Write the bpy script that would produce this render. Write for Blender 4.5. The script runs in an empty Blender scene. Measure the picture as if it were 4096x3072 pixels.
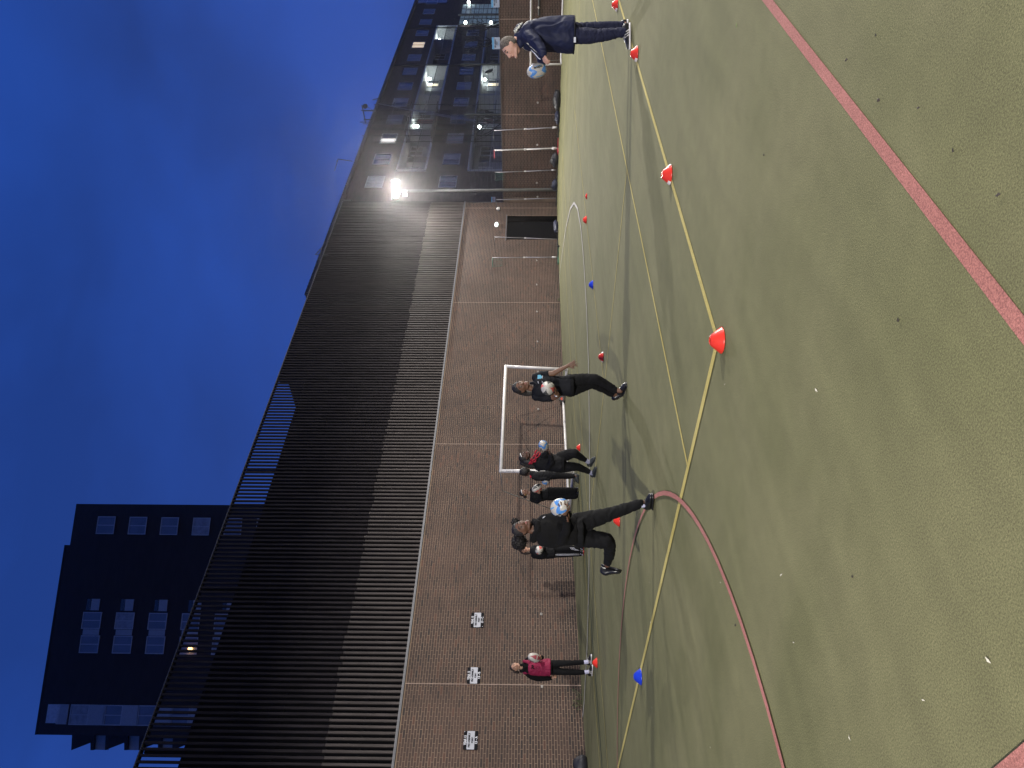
import bpy, bmesh, math, random
from mathutils import Vector, Matrix, noise
random.seed(7)
SC = bpy.context.scene
COL = SC.collection
R = math.radians
# ------------------------------------------------------------------ camera
FPX = 2940.0; HC = 1.38; TH = R(43.2); PI_ = math.atan(61/FPX); RO = .004
F0 = Vector((-math.sin(TH), math.cos(TH), 0)); R0 = Vector((math.cos(TH), math.sin(TH), 0)); Z0 = Vector((0, 0, 1))
FW = F0*math.cos(PI_)+Z0*math.sin(PI_); UP = -F0*math.sin(PI_)+Z0*math.cos(PI_)
UH = R0*math.cos(RO)+UP*math.sin(RO); VH = R0*math.sin(RO)-UP*math.cos(RO)
CAM = Vector((0, 0, HC))
cd = bpy.data.cameras.new('camera'); co = bpy.data.objects.new('camera', cd); COL.objects.link(co)
cd.sensor_fit = 'HORIZONTAL'; cd.sensor_width = 36; cd.lens = FPX/4096*36; cd.clip_start = .05; cd.clip_end = 900
# the photograph lies on its side: the camera is rolled a quarter turn
mt = Matrix((VH, UH, -FW)).transposed().to_4x4(); mt.translation = CAM
co.matrix_world = mt
SC.camera = co
# ------------------------------------------------------------------ exposure
vs = SC.view_settings
vs.view_transform = 'Standard'; vs.look = 'None'; vs.gamma = 1; vs.exposure = 0; vs.use_curve_mapping = False
SC.cycles.use_denoising = True
SC.cycles.max_bounces = 6; SC.cycles.diffuse_bounces = 3; SC.cycles.glossy_bounces = 3
SC.cycles.sample_clamp_indirect = 4
# ------------------------------------------------------------------ world: blue hour sky with soft cloud
W = bpy.data.worlds.new('World'); SC.world = W; W.use_nodes = True
nt = W.node_tree; nt.nodes.clear()
def N(t, typ, **k):
    n = t.nodes.new(typ)
    for a, b in k.items():
        if a.startswith('i_'):
            n.inputs[int(a[2:])].default_value = b
        else: setattr(n, a, b)
    return n
tc = N(nt, 'ShaderNodeTexCoord')
mp = N(nt, 'ShaderNodeMapping'); mp.inputs['Scale'].default_value = (1, 1, 2.4)
nz = N(nt, 'ShaderNodeTexNoise'); nz.inputs['Scale'].default_value = 1.9; nz.inputs['Detail'].default_value = 5; nz.inputs['Roughness'].default_value = .5
nz.inputs['Distortion'].default_value = .35
cr = N(nt, 'ShaderNodeValToRGB')
cr.color_ramp.elements[0].position = .36; cr.color_ramp.elements[0].color = (.0135, .046, .235, 1)
cr.color_ramp.elements[1].position = .66; cr.color_ramp.elements[1].color = (.0175, .070, .375, 1)
sp = N(nt, 'ShaderNodeSeparateXYZ')
rz = N(nt, 'ShaderNodeValToRGB')
rz.color_ramp.elements[0].position = 0; rz.color_ramp.elements[0].color = (.016, .016, .018, 1)
rz.color_ramp.elements[1].position = .55; rz.color_ramp.elements[1].color = (0, 0, 0, 1)
ad = N(nt, 'ShaderNodeMix', data_type='RGBA', blend_type='ADD'); ad.inputs[0].default_value = 1
bg = N(nt, 'ShaderNodeBackground'); bg.inputs[1].default_value = 1
ow = N(nt, 'ShaderNodeOutputWorld')
L = nt.links.new
L(tc.outputs['Generated'], mp.inputs[0]); L(mp.outputs[0], nz.inputs['Vector']); L(nz.outputs[0], cr.inputs[0])
L(tc.outputs['Generated'], sp.inputs[0]); L(sp.outputs[2], rz.inputs[0])
L(cr.outputs[0], ad.inputs[6]); L(rz.outputs[0], ad.inputs[7]); L(ad.outputs[2], bg.inputs[0]); L(bg.outputs[0], ow.inputs[0])

# ------------------------------------------------------------------ picture ray helpers (photo pixels 4096x3072)
def ray(x, y):
    return FW+UH*((3072-y-1536)/FPX)+VH*((x-2048)/FPX)
def Hz(x, y):           # the pitch rises a few centimetres towards the left wall
    a = min(max((-9-x)/8, 0), 1); a = a*a*(3-2*a)
    b = math.sin(math.pi*min(max((y-5)/27, 0), 1))
    return .105*a*b
def G(x, y):
    z = 0
    d = ray(x, y)
    for _ in range(6):
        t = (z-HC)/d.z; p = CAM+d*t; z = Hz(p.x, p.y)
    return p
def WX(x, y, X): d = ray(x, y); return CAM+d*(X/d.x)
def WY(x, y, Y): d = ray(x, y); return CAM+d*(Y/d.y)
def AT(x, y, w): return CAM+ray(x, y)*w
def depth(p): return (p-CAM).dot(FW)
def proj(p):
    q = p-CAM; w = q.dot(FW)
    return 2048+FPX*q.dot(VH)/w, 3072-(1536+FPX*q.dot(UH)/w), w

# ------------------------------------------------------------------ objects
ORG = {}
def reg(o, loc): ORG[o.name] = Vector(loc)
def tag(o, label=None, cat=None, group=None, kind=None):
    if label: o['label'] = label
    if cat: o['category'] = cat
    if group: o['group'] = group
    if kind: o['kind'] = kind
    return o
def thing(name, label, cat, loc, group=None, rotz=0):
    o = bpy.data.objects.new(name, None); COL.objects.link(o); o.location = loc; o.rotation_euler[2] = rotz
    o.empty_display_size = .1
    reg(o, loc); return tag(o, label, cat, group)
def copy_tree(o, parent=None):
    c = o.copy(); COL.objects.link(c); c.parent = parent
    for ch in o.children: copy_tree(ch, c)
    return c
class MB:
    def __init__(s): s.v = []; s.f = []
    def add(s, v, f):
        n = len(s.v); s.v += [Vector(p) for p in v]; s.f += [tuple(n+i for i in q) for q in f]; return s
    def box(s, a, b):
        x0, y0, z0 = (min(a[i], b[i]) for i in range(3)); x1, y1, z1 = (max(a[i], b[i]) for i in range(3))
        return s.add([(x0,y0,z0),(x1,y0,z0),(x1,y1,z0),(x0,y1,z0),(x0,y0,z1),(x1,y0,z1),(x1,y1,z1),(x0,y1,z1)],
                     [(3,2,1,0),(4,5,6,7),(0,1,5,4),(1,2,6,5),(2,3,7,6),(3,0,4,7)])
    def obox(s, c, ax, ay, az):     # oriented box, half vectors
        c = Vector(c); P = []
        for k in (-1, 1):
            for (i, j) in ((-1,-1),(1,-1),(1,1),(-1,1)): P.append(c+ax*i+ay*j+az*k)
        return s.add(P, [(3,2,1,0),(4,5,6,7),(0,1,5,4),(1,2,6,5),(2,3,7,6),(3,0,4,7)])
    def tube(s, pts, r, n=8, cap=True):
        pts = [Vector(p) for p in pts]
        if not isinstance(r, (list, tuple)): r = [r]*len(pts)
        rings = []; prev = None
        for i, p in enumerate(pts):
            t = (pts[min(i+1, len(pts)-1)]-pts[max(i-1, 0)]).normalized()
            a = prev if prev is not None else (Vector((0,0,1)) if abs(t.z) < .9 else Vector((1,0,0)))
            u = (a-t*a.dot(t)).normalized(); v = t.cross(u); prev = u
            rings.append([p+(u*math.cos(2*math.pi*k/n)+v*math.sin(2*math.pi*k/n))*r[i] for k in range(n)])
        V = [q for rg in rings for q in rg]; Fc = []
        for i in range(len(pts)-1):
            for k in range(n):
                Fc.append((i*n+k, i*n+(k+1)%n, (i+1)*n+(k+1)%n, (i+1)*n+k))
        if cap: Fc.append(tuple(reversed(range(n)))); Fc.append(tuple((len(pts)-1)*n+k for k in range(n)))
        return s.add(V, Fc)
    def capsule(s, p1, p2, r1, r2, n=12):
        p1 = Vector(p1); p2 = Vector(p2); d = p2-p1
        if d.length < 1e-5: d = Vector((0, 0, 1e-4))
        t = d.normalized(); P = []; rr = []
        for k in (0.02, .35, .7, .92):
            P.append(p1-t*r1*math.cos(k*math.pi/2)); rr.append(r1*math.sin(k*math.pi/2))
        P += [p1, p2]; rr += [r1, r2]
        for k in (.92, .7, .35, .02):
            P.append(p2+t*r2*math.cos(k*math.pi/2)); rr.append(r2*math.sin(k*math.pi/2))
        return s.tube(P, rr, n)
    def chain(s, pts, k=1.0):       # pts: list of (Vector, radius)
        for (a, ra), (b, rb) in zip(pts, pts[1:]): s.capsule(a, b, ra*k, rb*k)
        return s
    def loft(s, secs, n=24, caps=True):  # secs: (center, ax, ay) half vectors
        V = []; Fc = []
        for c, ax, ay in secs:
            for k in range(n):
                a = 2*math.pi*k/n; ca, sa = math.cos(a), math.sin(a)
                e = .82
                V.append(Vector(c)+ax*(abs(ca)**e*(1 if ca > 0 else -1))+ay*(abs(sa)**e*(1 if sa > 0 else -1)))
        m = len(secs)
        for i in range(m-1):
            for k in range(n): Fc.append((i*n+k, i*n+(k+1)%n, (i+1)*n+(k+1)%n, (i+1)*n+k))
        if caps: Fc.append(tuple(reversed(range(n)))); Fc.append(tuple((m-1)*n+k for k in range(n)))
        return s.add(V, Fc)
    def ell(s, c, ax, ay, az, nu=16, nv=10):
        c = Vector(c); V = [c+az]; Fc = []
        for j in range(1, nv):
            b = math.pi*j/nv
            for i in range(nu):
                a = 2*math.pi*i/nu
                V.append(c+ax*(math.cos(a)*math.sin(b))+ay*(math.sin(a)*math.sin(b))+az*math.cos(b))
        V.append(c-az)
        for i in range(nu): Fc.append((0, 1+i, 1+(i+1)%nu))
        for j in range(nv-2):
            for i in range(nu):
                Fc.append((1+j*nu+i, 1+(j+1)*nu+i, 1+(j+1)*nu+(i+1)%nu, 1+j*nu+(i+1)%nu))
        e = len(V)-1; b0 = 1+(nv-2)*nu
        for i in range(nu): Fc.append((e, b0+(i+1)%nu, b0+i))
        return s.add(V, Fc)
    def sph(s, c, r, nu=12, nv=8): return s.ell(c, Vector((r,0,0)), Vector((0,r,0)), Vector((0,0,r)), nu, nv)
    def mesh(s, name, m, off=Vector((0,0,0)), smooth=False):
        me = bpy.data.meshes.new(name); me.from_pydata([tuple(p-off) for p in s.v], [], s.f)
        if m: me.materials.append(m)
        if smooth: me.polygons.foreach_set('use_smooth', [True]*len(me.polygons))
        me.update(); return me
    def build(s, name, m, parent=None, smooth=False, kind=None, loc=None, label=None):
        off = ORG[parent.name] if parent else Vector(loc or (0,0,0))
        me = s.mesh(name, m, off, smooth)
        o = bpy.data.objects.new(name, me); COL.objects.link(o)
        if parent:
            o.parent = parent; reg(o, ORG[parent.name])
        else:
            o.location = off; reg(o, off)
        if kind: o['kind'] = kind
        if label: o['label'] = label
        return o
def link(name, me, parent, loc=(0,0,0), rot=None, org=None):
    o = bpy.data.objects.new(name, me); COL.objects.link(o); o.parent = parent
    o.location = Vector(loc)-ORG[parent.name] if parent else loc
    if rot is not None: o.rotation_euler = rot
    return o

# ------------------------------------------------------------------ materials
MATS = {}
def mat(name, c, rough=.7, metal=0, var=.12, scale=6, detail=3, bump=0, bscale=60, spec=.5, emit=0, ecol=None, c2=None, coords='pos', stretch=None, sheen=0):
    if name in MATS: return MATS[name]
    m = bpy.data.materials.new(name); m.use_nodes = True; t = m.node_tree
    b = t.nodes['Principled BSDF']; l = t.links.new
    b.inputs['Roughness'].default_value = rough; b.inputs['Metallic'].default_value = metal
    b.inputs['Specular IOR Level'].default_value = spec
    if sheen: b.inputs['Sheen Weight'].default_value = sheen
    g = N(t, 'ShaderNodeNewGeometry'); vec = g.outputs['Position']
    if coords == 'obj':
        tcx = N(t, 'ShaderNodeTexCoord'); vec = tcx.outputs['Object']
    if stretch:
        mm = N(t, 'ShaderNodeMapping'); mm.inputs['Scale'].default_value = stretch; l(vec, mm.inputs[0]); vec = mm.outputs[0]
    n = N(t, 'ShaderNodeTexNoise'); n.inputs['Scale'].default_value = scale; n.inputs['Detail'].default_value = detail
    l(vec, n.inputs['Vector'])
    r = N(t, 'ShaderNodeValToRGB'); r.color_ramp.elements[0].position = .3; r.color_ramp.elements[1].position = .7
    a = [max(0, x*(1-var)) for x in c]; z = c2 or [min(1, x*(1+var)) for x in c]
    r.color_ramp.elements[0].color = (*a, 1); r.color_ramp.elements[1].color = (*z, 1)
    l(n.outputs[0], r.inputs[0]); l(r.outputs[0], b.inputs['Base Color'])
    if bump:
        n2 = N(t, 'ShaderNodeTexNoise'); n2.inputs['Scale'].default_value = bscale; n2.inputs['Detail'].default_value = 4
        l(vec, n2.inputs['Vector']); bp = N(t, 'ShaderNodeBump'); bp.inputs['Strength'].default_value = bump; bp.inputs['Distance'].default_value = .01
        l(n2.outputs[0], bp.inputs['Height']); l(bp.outputs[0], b.inputs['Normal'])
    if emit:
        b.inputs['Emission Color'].default_value = (*(ecol or c), 1); b.inputs['Emission Strength'].default_value = emit
    MATS[name] = m; return m

BC = .0655; BP = .205      # brick course and pitch
def brick_mat(name, axis, off, base, hi):
    m = bpy.data.materials.new(name); m.use_nodes = True; t = m.node_tree; l = t.links.new
    b = t.nodes['Principled BSDF']; b.inputs['Roughness'].default_value = .78
    g = N(t, 'ShaderNodeNewGeometry'); s = N(t, 'ShaderNodeSeparateXYZ'); l(g.outputs['Position'], s.inputs[0])
    def M(op, a, bb=None):
        n = N(t, 'ShaderNodeMath', operation=op)
        for i, q in enumerate((a, bb)):
            if q is None: continue
            if isinstance(q, (int, float)): n.inputs[i].default_value = q
            else: l(q, n.inputs[i])
        return n.outputs[0]
    row = M('FLOOR', M('DIVIDE', s.outputs[2], BC))
    par = M('MULTIPLY', M('MODULO', M('ADD', row, 400.), 2.), .5)
    colm = M('FLOOR', M('SUBTRACT', M('DIVIDE', M('SUBTRACT', s.outputs[axis], off), BP), par))
    cv = N(t, 'ShaderNodeCombineXYZ'); l(row, cv.inputs[0]); l(colm, cv.inputs[1])
    wn = N(t, 'ShaderNodeTexWhiteNoise', noise_dimensions='2D'); l(cv.outputs[0], wn.inputs['Vector'])
    r = N(t, 'ShaderNodeValToRGB'); e = r.color_ramp.elements
    e[0].position = 0; e[0].color = (base[0]*.40, base[1]*.46, base[2]*.6, 1)
    e[1].position = 1; e[1].color = (*hi, 1)
    for pos, k in ((.06, .62), (.12, .85), (.5, 1.0), (.9, 1.16)):
        q = e.new(pos); q.color = (base[0]*k, base[1]*k, base[2]*k*(1.05 if k < 1 else 1), 1)
    l(wn.outputs['Value'], r.inputs[0])
    # weathering: big soft stains, damp dark foot of the wall
    n = N(t, 'ShaderNodeTexNoise'); n.inputs['Scale'].default_value = .55; n.inputs['Detail'].default_value = 6; l(g.outputs['Position'], n.inputs['Vector'])
    st = N(t, 'ShaderNodeMapRange'); st.inputs[1].default_value = .35; st.inputs[2].default_value = .68; st.inputs[3].default_value = .68; st.inputs[4].default_value = 1.18; l(n.outputs[0], st.inputs[0])
    nf = N(t, 'ShaderNodeTexNoise'); nf.inputs['Scale'].default_value = 2.2; nf.inputs['Detail'].default_value = 4; l(g.outputs['Position'], nf.inputs['Vector'])
    zz = M('ADD', s.outputs[2], M('MULTIPLY', M('SUBTRACT', nf.outputs[0], .5), 1.1))
    ft = N(t, 'ShaderNodeMapRange', interpolation_type='SMOOTHSTEP'); ft.inputs[1].default_value = .05; ft.inputs[2].default_value = .62; ft.inputs[3].default_value = .5; ft.inputs[4].default_value = 1; l(zz, ft.inputs[0])
    nn = N(t, 'ShaderNodeTexNoise'); nn.inputs['Scale'].default_value = 60; nn.inputs['Detail'].default_value = 3; l(g.outputs['Position'], nn.inputs['Vector'])
    gr = N(t, 'ShaderNodeMapRange'); gr.inputs[3].default_value = .75; gr.inputs[4].default_value = 1.25; l(nn.outputs[0], gr.inputs[0])
    k = M('MULTIPLY', M('MULTIPLY', st.outputs[0], ft.outputs[0]), gr.outputs[0])
    mx = N(t, 'ShaderNodeVectorMath', operation='SCALE'); l(r.outputs[0], mx.inputs[0]); l(k, mx.inputs['Scale'])
    l(mx.outputs[0], b.inputs['Base Color'])
    bp = N(t, 'ShaderNodeBump'); bp.inputs['Strength'].default_value = .35; bp.inputs['Distance'].default_value = .004; l(nn.outputs[0], bp.inputs['Height']); l(bp.outputs[0], b.inputs['Normal'])
    return m

def turf_mat(name, base, hi):
    m = bpy.data.materials.new(name); m.use_nodes = True; t = m.node_tree; l = t.links.new
    b = t.nodes['Principled BSDF']; b.inputs['Roughness'].default_value = .93; b.inputs['Specular IOR Level'].default_value = .25
    g = N(t, 'ShaderNodeNewGeometry'); P = g.outputs['Position']
    def NZ(sc, det=3, st=None, dist=0):
        v = P
        if st:
            mm = N(t, 'ShaderNodeMapping'); mm.inputs['Scale'].default_value = st; l(P, mm.inputs[0]); v = mm.outputs[0]
        n = N(t, 'ShaderNodeTexNoise'); n.inputs['Scale'].default_value = sc; n.inputs['Detail'].default_value = det; n.inputs['Distortion'].default_value = dist; l(v, n.inputs['Vector']); return n.outputs[0]
    def MR(v, a, b_, c, d):
        n = N(t, 'ShaderNodeMapRange'); n.inputs[1].default_value = a; n.inputs[2].default_value = b_; n.inputs[3].default_value = c; n.inputs[4].default_value = d; l(v, n.inputs[0]); return n.outputs[0]
    def MUL(a, b_):
        n = N(t, 'ShaderNodeMath', operation='MULTIPLY'); l(a, n.inputs[0]); l(b_, n.inputs[1]); return n.outputs[0]
    r = N(t, 'ShaderNodeValToRGB'); r.color_ramp.elements[0].position = .38; r.color_ramp.elements[1].position = .62
    r.color_ramp.elements[0].color = (*base, 1); r.color_ramp.elements[1].color = (*hi, 1)
    l(NZ(.7, 6, dist=.6), r.inputs[0])
    k = MUL(MR(NZ(1.4, 5, (3.2, .5, 1)), .3, .7, .92, 1.08), MR(NZ(150, 3), .3, .7, .62, 1.36))
    k = MUL(k, MR(NZ(420, 2), .3, .7, .7, 1.3))
    k = MUL(k, MR(NZ(7, 4), .3, .7, .95, 1.05))
    mx = N(t, 'ShaderNodeVectorMath', operation='SCALE'); l(r.outputs[0], mx.inputs[0]); l(k, mx.inputs['Scale'])
    l(mx.outputs[0], b.inputs['Base Color'])
    bp = N(t, 'ShaderNodeBump'); bp.inputs['Strength'].default_value = .7; bp.inputs['Distance'].default_value = .004
    l(NZ(210, 3), bp.inputs['Height']); l(bp.outputs[0], b.inputs['Normal'])
    return m

M_turf = turf_mat('turf', (.119, .117, .053), (.142, .136, .066))
M_red = turf_mat('turf red line', (.30, .118, .100), (.34, .138, .118))
M_yel = turf_mat('turf yellow line', (.38, .31, .09), (.44, .37, .13))
M_whl = turf_mat('turf white line', (.40, .38, .36), (.46, .44, .42))
M_grn = turf_mat('turf dark green line', (.04, .06, .045), (.05, .075, .055))
M_mortar = mat('mortar', (.195, .138, .10), .95, var=.25, scale=1.2, detail=6, bump=.3, bscale=150)
M_white = mat('white painted metal', (.55, .53, .52), .42, var=.1, scale=5)
M_galv = mat('galvanised steel', (.36, .36, .36), .42, metal=.75, var=.2, scale=7)
M_dark = mat('black metal', (.02, .02, .022), .5)
M_flash = mat('grey metal flashing', (.11, .11, .12), .55, metal=.2, var=.1)
M_glass = mat('dark window glass', (.012, .014, .02), .07, spec=1.0, var=.05)
M_curt = mat('net curtain behind glass', (.25, .26, .29), .45, var=.25, scale=3)
M_frame = mat('white window frame', (.38, .39, .42), .5)

# ------------------------------------------------------------------ floodlights (position of head, direction of aim)
M_lens = mat('lit floodlight lens', (1, 1, 1), .5, emit=14, ecol=(1, .95, .90))
def floodlight(label, base, top, aim, power, shield=False):
    base = Vector(base); top = Vector(top); aim = Vector(aim).normalized()
    t = thing('floodlight_mast', label, 'floodlight', base, 'floodlight masts round the pitch')
    MB().tube([base, base+(top-base)*.5, top-Vector((0, 0, .55))], [.08, .07, .06], 16).build('pole', mat('dull grey mast', (.16, .16, .16), .55, metal=.3), t, True)
    MB().tube([top-Vector((0, 0, .62)), top+Vector((0, 0, .02))], [.055, .055], 12).build('spigot', M_galv, t, True)
    MB().box(base+Vector((-.13, -.13, 0)), base+Vector((.13, .13, .03))).build('base_plate', M_galv, t)
    side = aim.cross(Z0).normalized(); upv = side.cross(aim).normalized()
    MB().obox(top-Vector((0, 0, .42))+side*.17, side*.09, aim*.05, Z0*.11).build('control_box', M_white, t)
    hc = top+aim*.16+Z0*.05
    MB().obox(hc, side*.40, aim*.11, upv*.19).build('lamp_housing', M_dark, t)
    MB().ell(hc+aim*.10-upv*.02, side*.36, aim*.15, upv*.185, 24, 14).build('lens', M_lens, t, True)
    fl = Vector((aim.x, aim.y, 0)).normalized()
    a_ = hc+upv*.175+aim*.08; tip = hc+aim*.27+fl*.62-Z0*.035; m_ = (a_+tip)/2; dv = (tip-a_)/2
    MB().obox(m_, side*.36, dv, dv.normalized().cross(side)*.006).build('cutoff_visor', M_dark, t)  # added plate, sloped to cut the beam off near the horizontal
    if shield:
        cp_ = hc+side*.40+aim*.40
        for sg in (-1, 1): MB().obox(hc+side*.405*sg+aim*.36, side*.004, aim*.30, upv*.19).build('spill_shield', M_dark, t)  # side plates added to keep beam spill off the slats
    ld = bpy.data.lights.new('floodlight_beam', 'AREA'); ld.shape = 'RECTANGLE'; ld.size = .50; ld.size_y = .08
    ld.energy = power; ld.color = (1, .955, .86)
    lo = bpy.data.objects.new('floodlight_beam', ld); COL.objects.link(lo); lo.parent = t
    p = hc+aim*.27; lo.location = p-base
    lo.rotation_euler = (-aim).to_track_quat('Z', 'Y').to_euler()
    return t
B1 = WY(2226, 758, 31.45); B1.z = 0; T1 = WY(1585, 764, 31.45)
floodlight('lit floodlight on a tall grey mast in the far corner beside the slatted building', B1, T1, (.68, -1, -.26), 2500, shield=True)
floodlight('floodlight mast at the middle of the back wall, out of the frame', (.6, 31.3, 0), (.6, 31.3, 8.1), (-.25, -1, -.26), 4200)
floodlight('floodlight mast on the right side of the pitch, out of the frame', (12.5, 22.5, 0), (12.5, 22.5, 8.1), (-1, -.75, -.38), 6900)
floodlight('floodlight mast behind the photographer, out of the frame', (3.0, -9.5, 0), (3.0, -9.5, 8.1), (-.62, 1, -.30), 4300)

# ------------------------------------------------------------------ ground
def grid_sheet(name, xs, ys, zf, m, kind='structure'):
    me = bpy.data.meshes.new(name); nx, ny = len(xs), len(ys)
    V = [(x, y, zf(x, y)) for y in ys for x in xs]
    Fc = [(j*nx+i, j*nx+i+1, (j+1)*nx+i+1, (j+1)*nx+i) for j in range(ny-1) for i in range(nx-1)]
    me.from_pydata(V, [], Fc); me.materials.append(m); me.polygons.foreach_set('use_smooth', [True]*len(me.polygons))
    o = bpy.data.objects.new(name, me); COL.objects.link(o); o['kind'] = kind; return o
fr = lambda a, b, s: [a+i*s for i in range(int(round((b-a)/s))+1)]
grid_sheet('artificial_turf', fr(-17.9, -8.9, .3)+[-6, -2, 4, 16, 26], [-30, -10, 0]+fr(4.7, 32.3, .6), Hz, M_turf)
grid_sheet('ground', [-400, -60, 60, 400], [-400, -60, 60, 400], lambda x, y: -.12, mat('asphalt', (.05, .05, .05), .9, var=.3, scale=3))
def strip(pts, w, m, name='painted_line', dz=.004):
    P = []
    for (a, b) in zip(pts, pts[1:]):
        a = Vector((a[0], a[1], 0)); b = Vector((b[0], b[1], 0)); n = max(1, int((b-a).length/.45))
        P += [a+(b-a)*(i/n) for i in range(n)]
    P.append(Vector((pts[-1][0], pts[-1][1], 0)))
    V = []; Fc = []
    for i, p in enumerate(P):
        t = (P[min(i+1, len(P)-1)]-P[max(i-1, 0)]).normalized(); s = Vector((-t.y, t.x, 0))*w/2
        for q in (p+s, p-s): V.append((q.x, q.y, Hz(q.x, q.y)+dz))
        if i: Fc.append((2*i-2, 2*i-1, 2*i+1, 2*i))
    me = bpy.data.meshes.new(name); me.from_pydata(V, [], Fc); me.materials.append(m)
    o = bpy.data.objects.new(name, me); COL.objects.link(o); o['kind'] = 'structure'; return o
strip([(-3.43, 4.09), (-3.43, 31)], .060, M_yel)
strip([(-3.40, 4.12), (-17.3, 4.08)], .072, M_yel, dz=.006)
strip([(-4.84, 4.15), (-4.84, 28)], .04, M_yel)
strip([(-4.86, 9.55), (-13.08, 9.58)], .035, M_yel)
strip([(-9.03, 9.6), (-9.03, 21.5)], .035, M_yel, dz=.006)
strip([(-3.45, 21.48), (-13.1, 21.48)], .035, M_yel, dz=.008)
strip([(-13.1, 4.15), (-13.1, 26.9)], .035, M_yel, dz=.010)
strip([(-14.45, 4.15), (-14.45, 27)], .04, M_yel, dz=.012)
strip([(3, 26.9), (-14.45, 26.95)], .045, M_yel, dz=.006)
strip([(-14.12, 3), (-14.12, 12.5)], .07, M_grn, dz=.005)
strip([(-17.6, 24.75), (-16.5, 24.25), (-15.29, 23.45), (-13.34, 22.1), (-11.88, 20.75), (-10.91, 19.4), (-10.3, 18.0), (-10.03, 16.6), (-10.05, 15.3), (-10.35, 13.6), (-10.85, 12.2), (-11.6, 11.0), (-12.43, 9.9), (-13.87, 8.65), (-15.24, 7.85), (-16.9, 7.35), (-17.6, 7.3)], .075, M_whl, dz=.014)
arc = [(-8.5+4.33*math.cos(a), 1.22+4.33*math.sin(a)) for a in [R(d) for d in range(-20, 206, 4)]]
strip(arc, .046, M_red, dz=.012)
strip([(-1.30, -1), (-1.31, 14)], .060, M_red, dz=.005)
strip([(-6, .775), (-.5, .775)], .10, M_red, dz=.009)

# ------------------------------------------------------------------ brick walls
def brick_mesh(name, ln, axis, m):
    # axis 'y': wall facing +x, brick long along y ; axis 'x': wall facing -y
    h = BC-.0125; d = .05; c = .003; pr = 0
    def P(u, z, o): return (o, u, z) if axis == 'y' else (u, -o, z)
    V = []
    for (i, o) in ((0, pr), (c, pr-c), (c, pr-d)):
        k = c-i if i == 0 else 0
        V += [P(k, k, o), P(ln-k, k, o), P(ln-k, h-k, o), P(k, h-k, o)]
    Fc = [(0, 1, 2, 3)]
    for a in (0, 4):
        for k in range(4): Fc.append((a+k, a+4+k, a+4+(k+1)%4, a+(k+1)%4))
    return V, Fc
def brick_field(root, axis, u0, u1, z1, face, m, holes, nshow, mort_name, limit_view):
    V0, F0_ = brick_mesh('brick', .215, axis, m)
    shared = {}
    cells = []
    nr = int(z1/BC)
    for r_ in range(nr):
        par = BP/2 if r_ % 2 else 0
        k0 = int(math.floor(u0/BP))-1
        for k in range(k0, int(u1/BP)+2):
            a = k*BP+par+.006; b = a+BP-.0125
            a = max(a, u0+.004); b = min(b, u1-.004)
            if b-a < .04: continue
            z = r_*BC+.006
            segs = [(a, b)]
            for (h0, h1, hz0, hz1) in holes:
                ns = []
                for (p, q) in segs:
                    if z+BC-.01 <= hz0 or z >= hz1: ns.append((p, q)); continue
                    if p < h0: ns.append((p, min(q, h0-.004)))
                    if q > h1: ns.append((max(p, h1+.004), q))
                segs = [s for s in ns if s[1]-s[0] > .03]
            for (p, q) in segs:
                c = Vector((face, (p+q)/2, z)) if axis == 'y' else Vector(((p+q)/2, face, z))
                x, y, w = proj(c)
                vis = (w > 0 and 0 < x < 4096 and 0 < y < 3072)
                cells.append((0 if vis else 1, w, p, q, z))
    order = sorted(range(len(cells)), key=lambda i: (cells[i][0], cells[i][1]))
    # singles: the nearest bricks in view
    single = set(order[:nshow])
    big = MB()
    for i, (vv, w, p, q, z) in enumerate(cells):
        ln = q-p; pr = random.uniform(-.0015, .002)
        if i in single:
            key = round(ln, 2)
            if key not in shared:
                v, f = brick_mesh('brick', ln, axis, m); me = bpy.data.meshes.new('brick'); me.from_pydata(v, [], f); me.materials.append(m); shared[key] = me
            loc = (face+pr, p, z) if axis == 'y' else (p, face-pr, z)
            link('brick', shared[key], root, loc)
        else:
            v, f = brick_mesh('b', ln, axis, m)
            o = (face+pr, p, z) if axis == 'y' else (p, face-pr, z)
            big.add([(a+o[0], b+o[1], c+o[2]) for a, b, c in v], f)
    big.build('brick_courses', m, root, kind='stuff')
XW = -17.65; YB = 31.9
M_bL = brick_mat('dark red brick', 1, 0, (.048, .026, .019), (.082, .036, .023))
M_bB = brick_mat('dark red brick back', 0, 0, (.060, .033, .025), (.095, .042, .030))
bld = thing('slatted_building', 'long building with dark vertical timber slats above a brick storey beside the pitch', 'building', (XW, 14, 0))
DY0, DY1, DZ = 28.17, 30.2, 2.34
brick_field(bld, 'y', -3.0, 31.45, 4.35, XW, M_bL, [(DY0, DY1, 0, DZ)], 300, '', True)
mw = MB()
mw.box((XW-.30, -3.0, -.1), (XW-.006, DY0, 4.35)).box((XW-.30, DY1, -.1), (XW-.006, 31.45, 4.35)).box((XW-.30, DY0, DZ), (XW-.006, DY1, 4.35))
mw.build('mortar_bed', M_mortar, bld)
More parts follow.
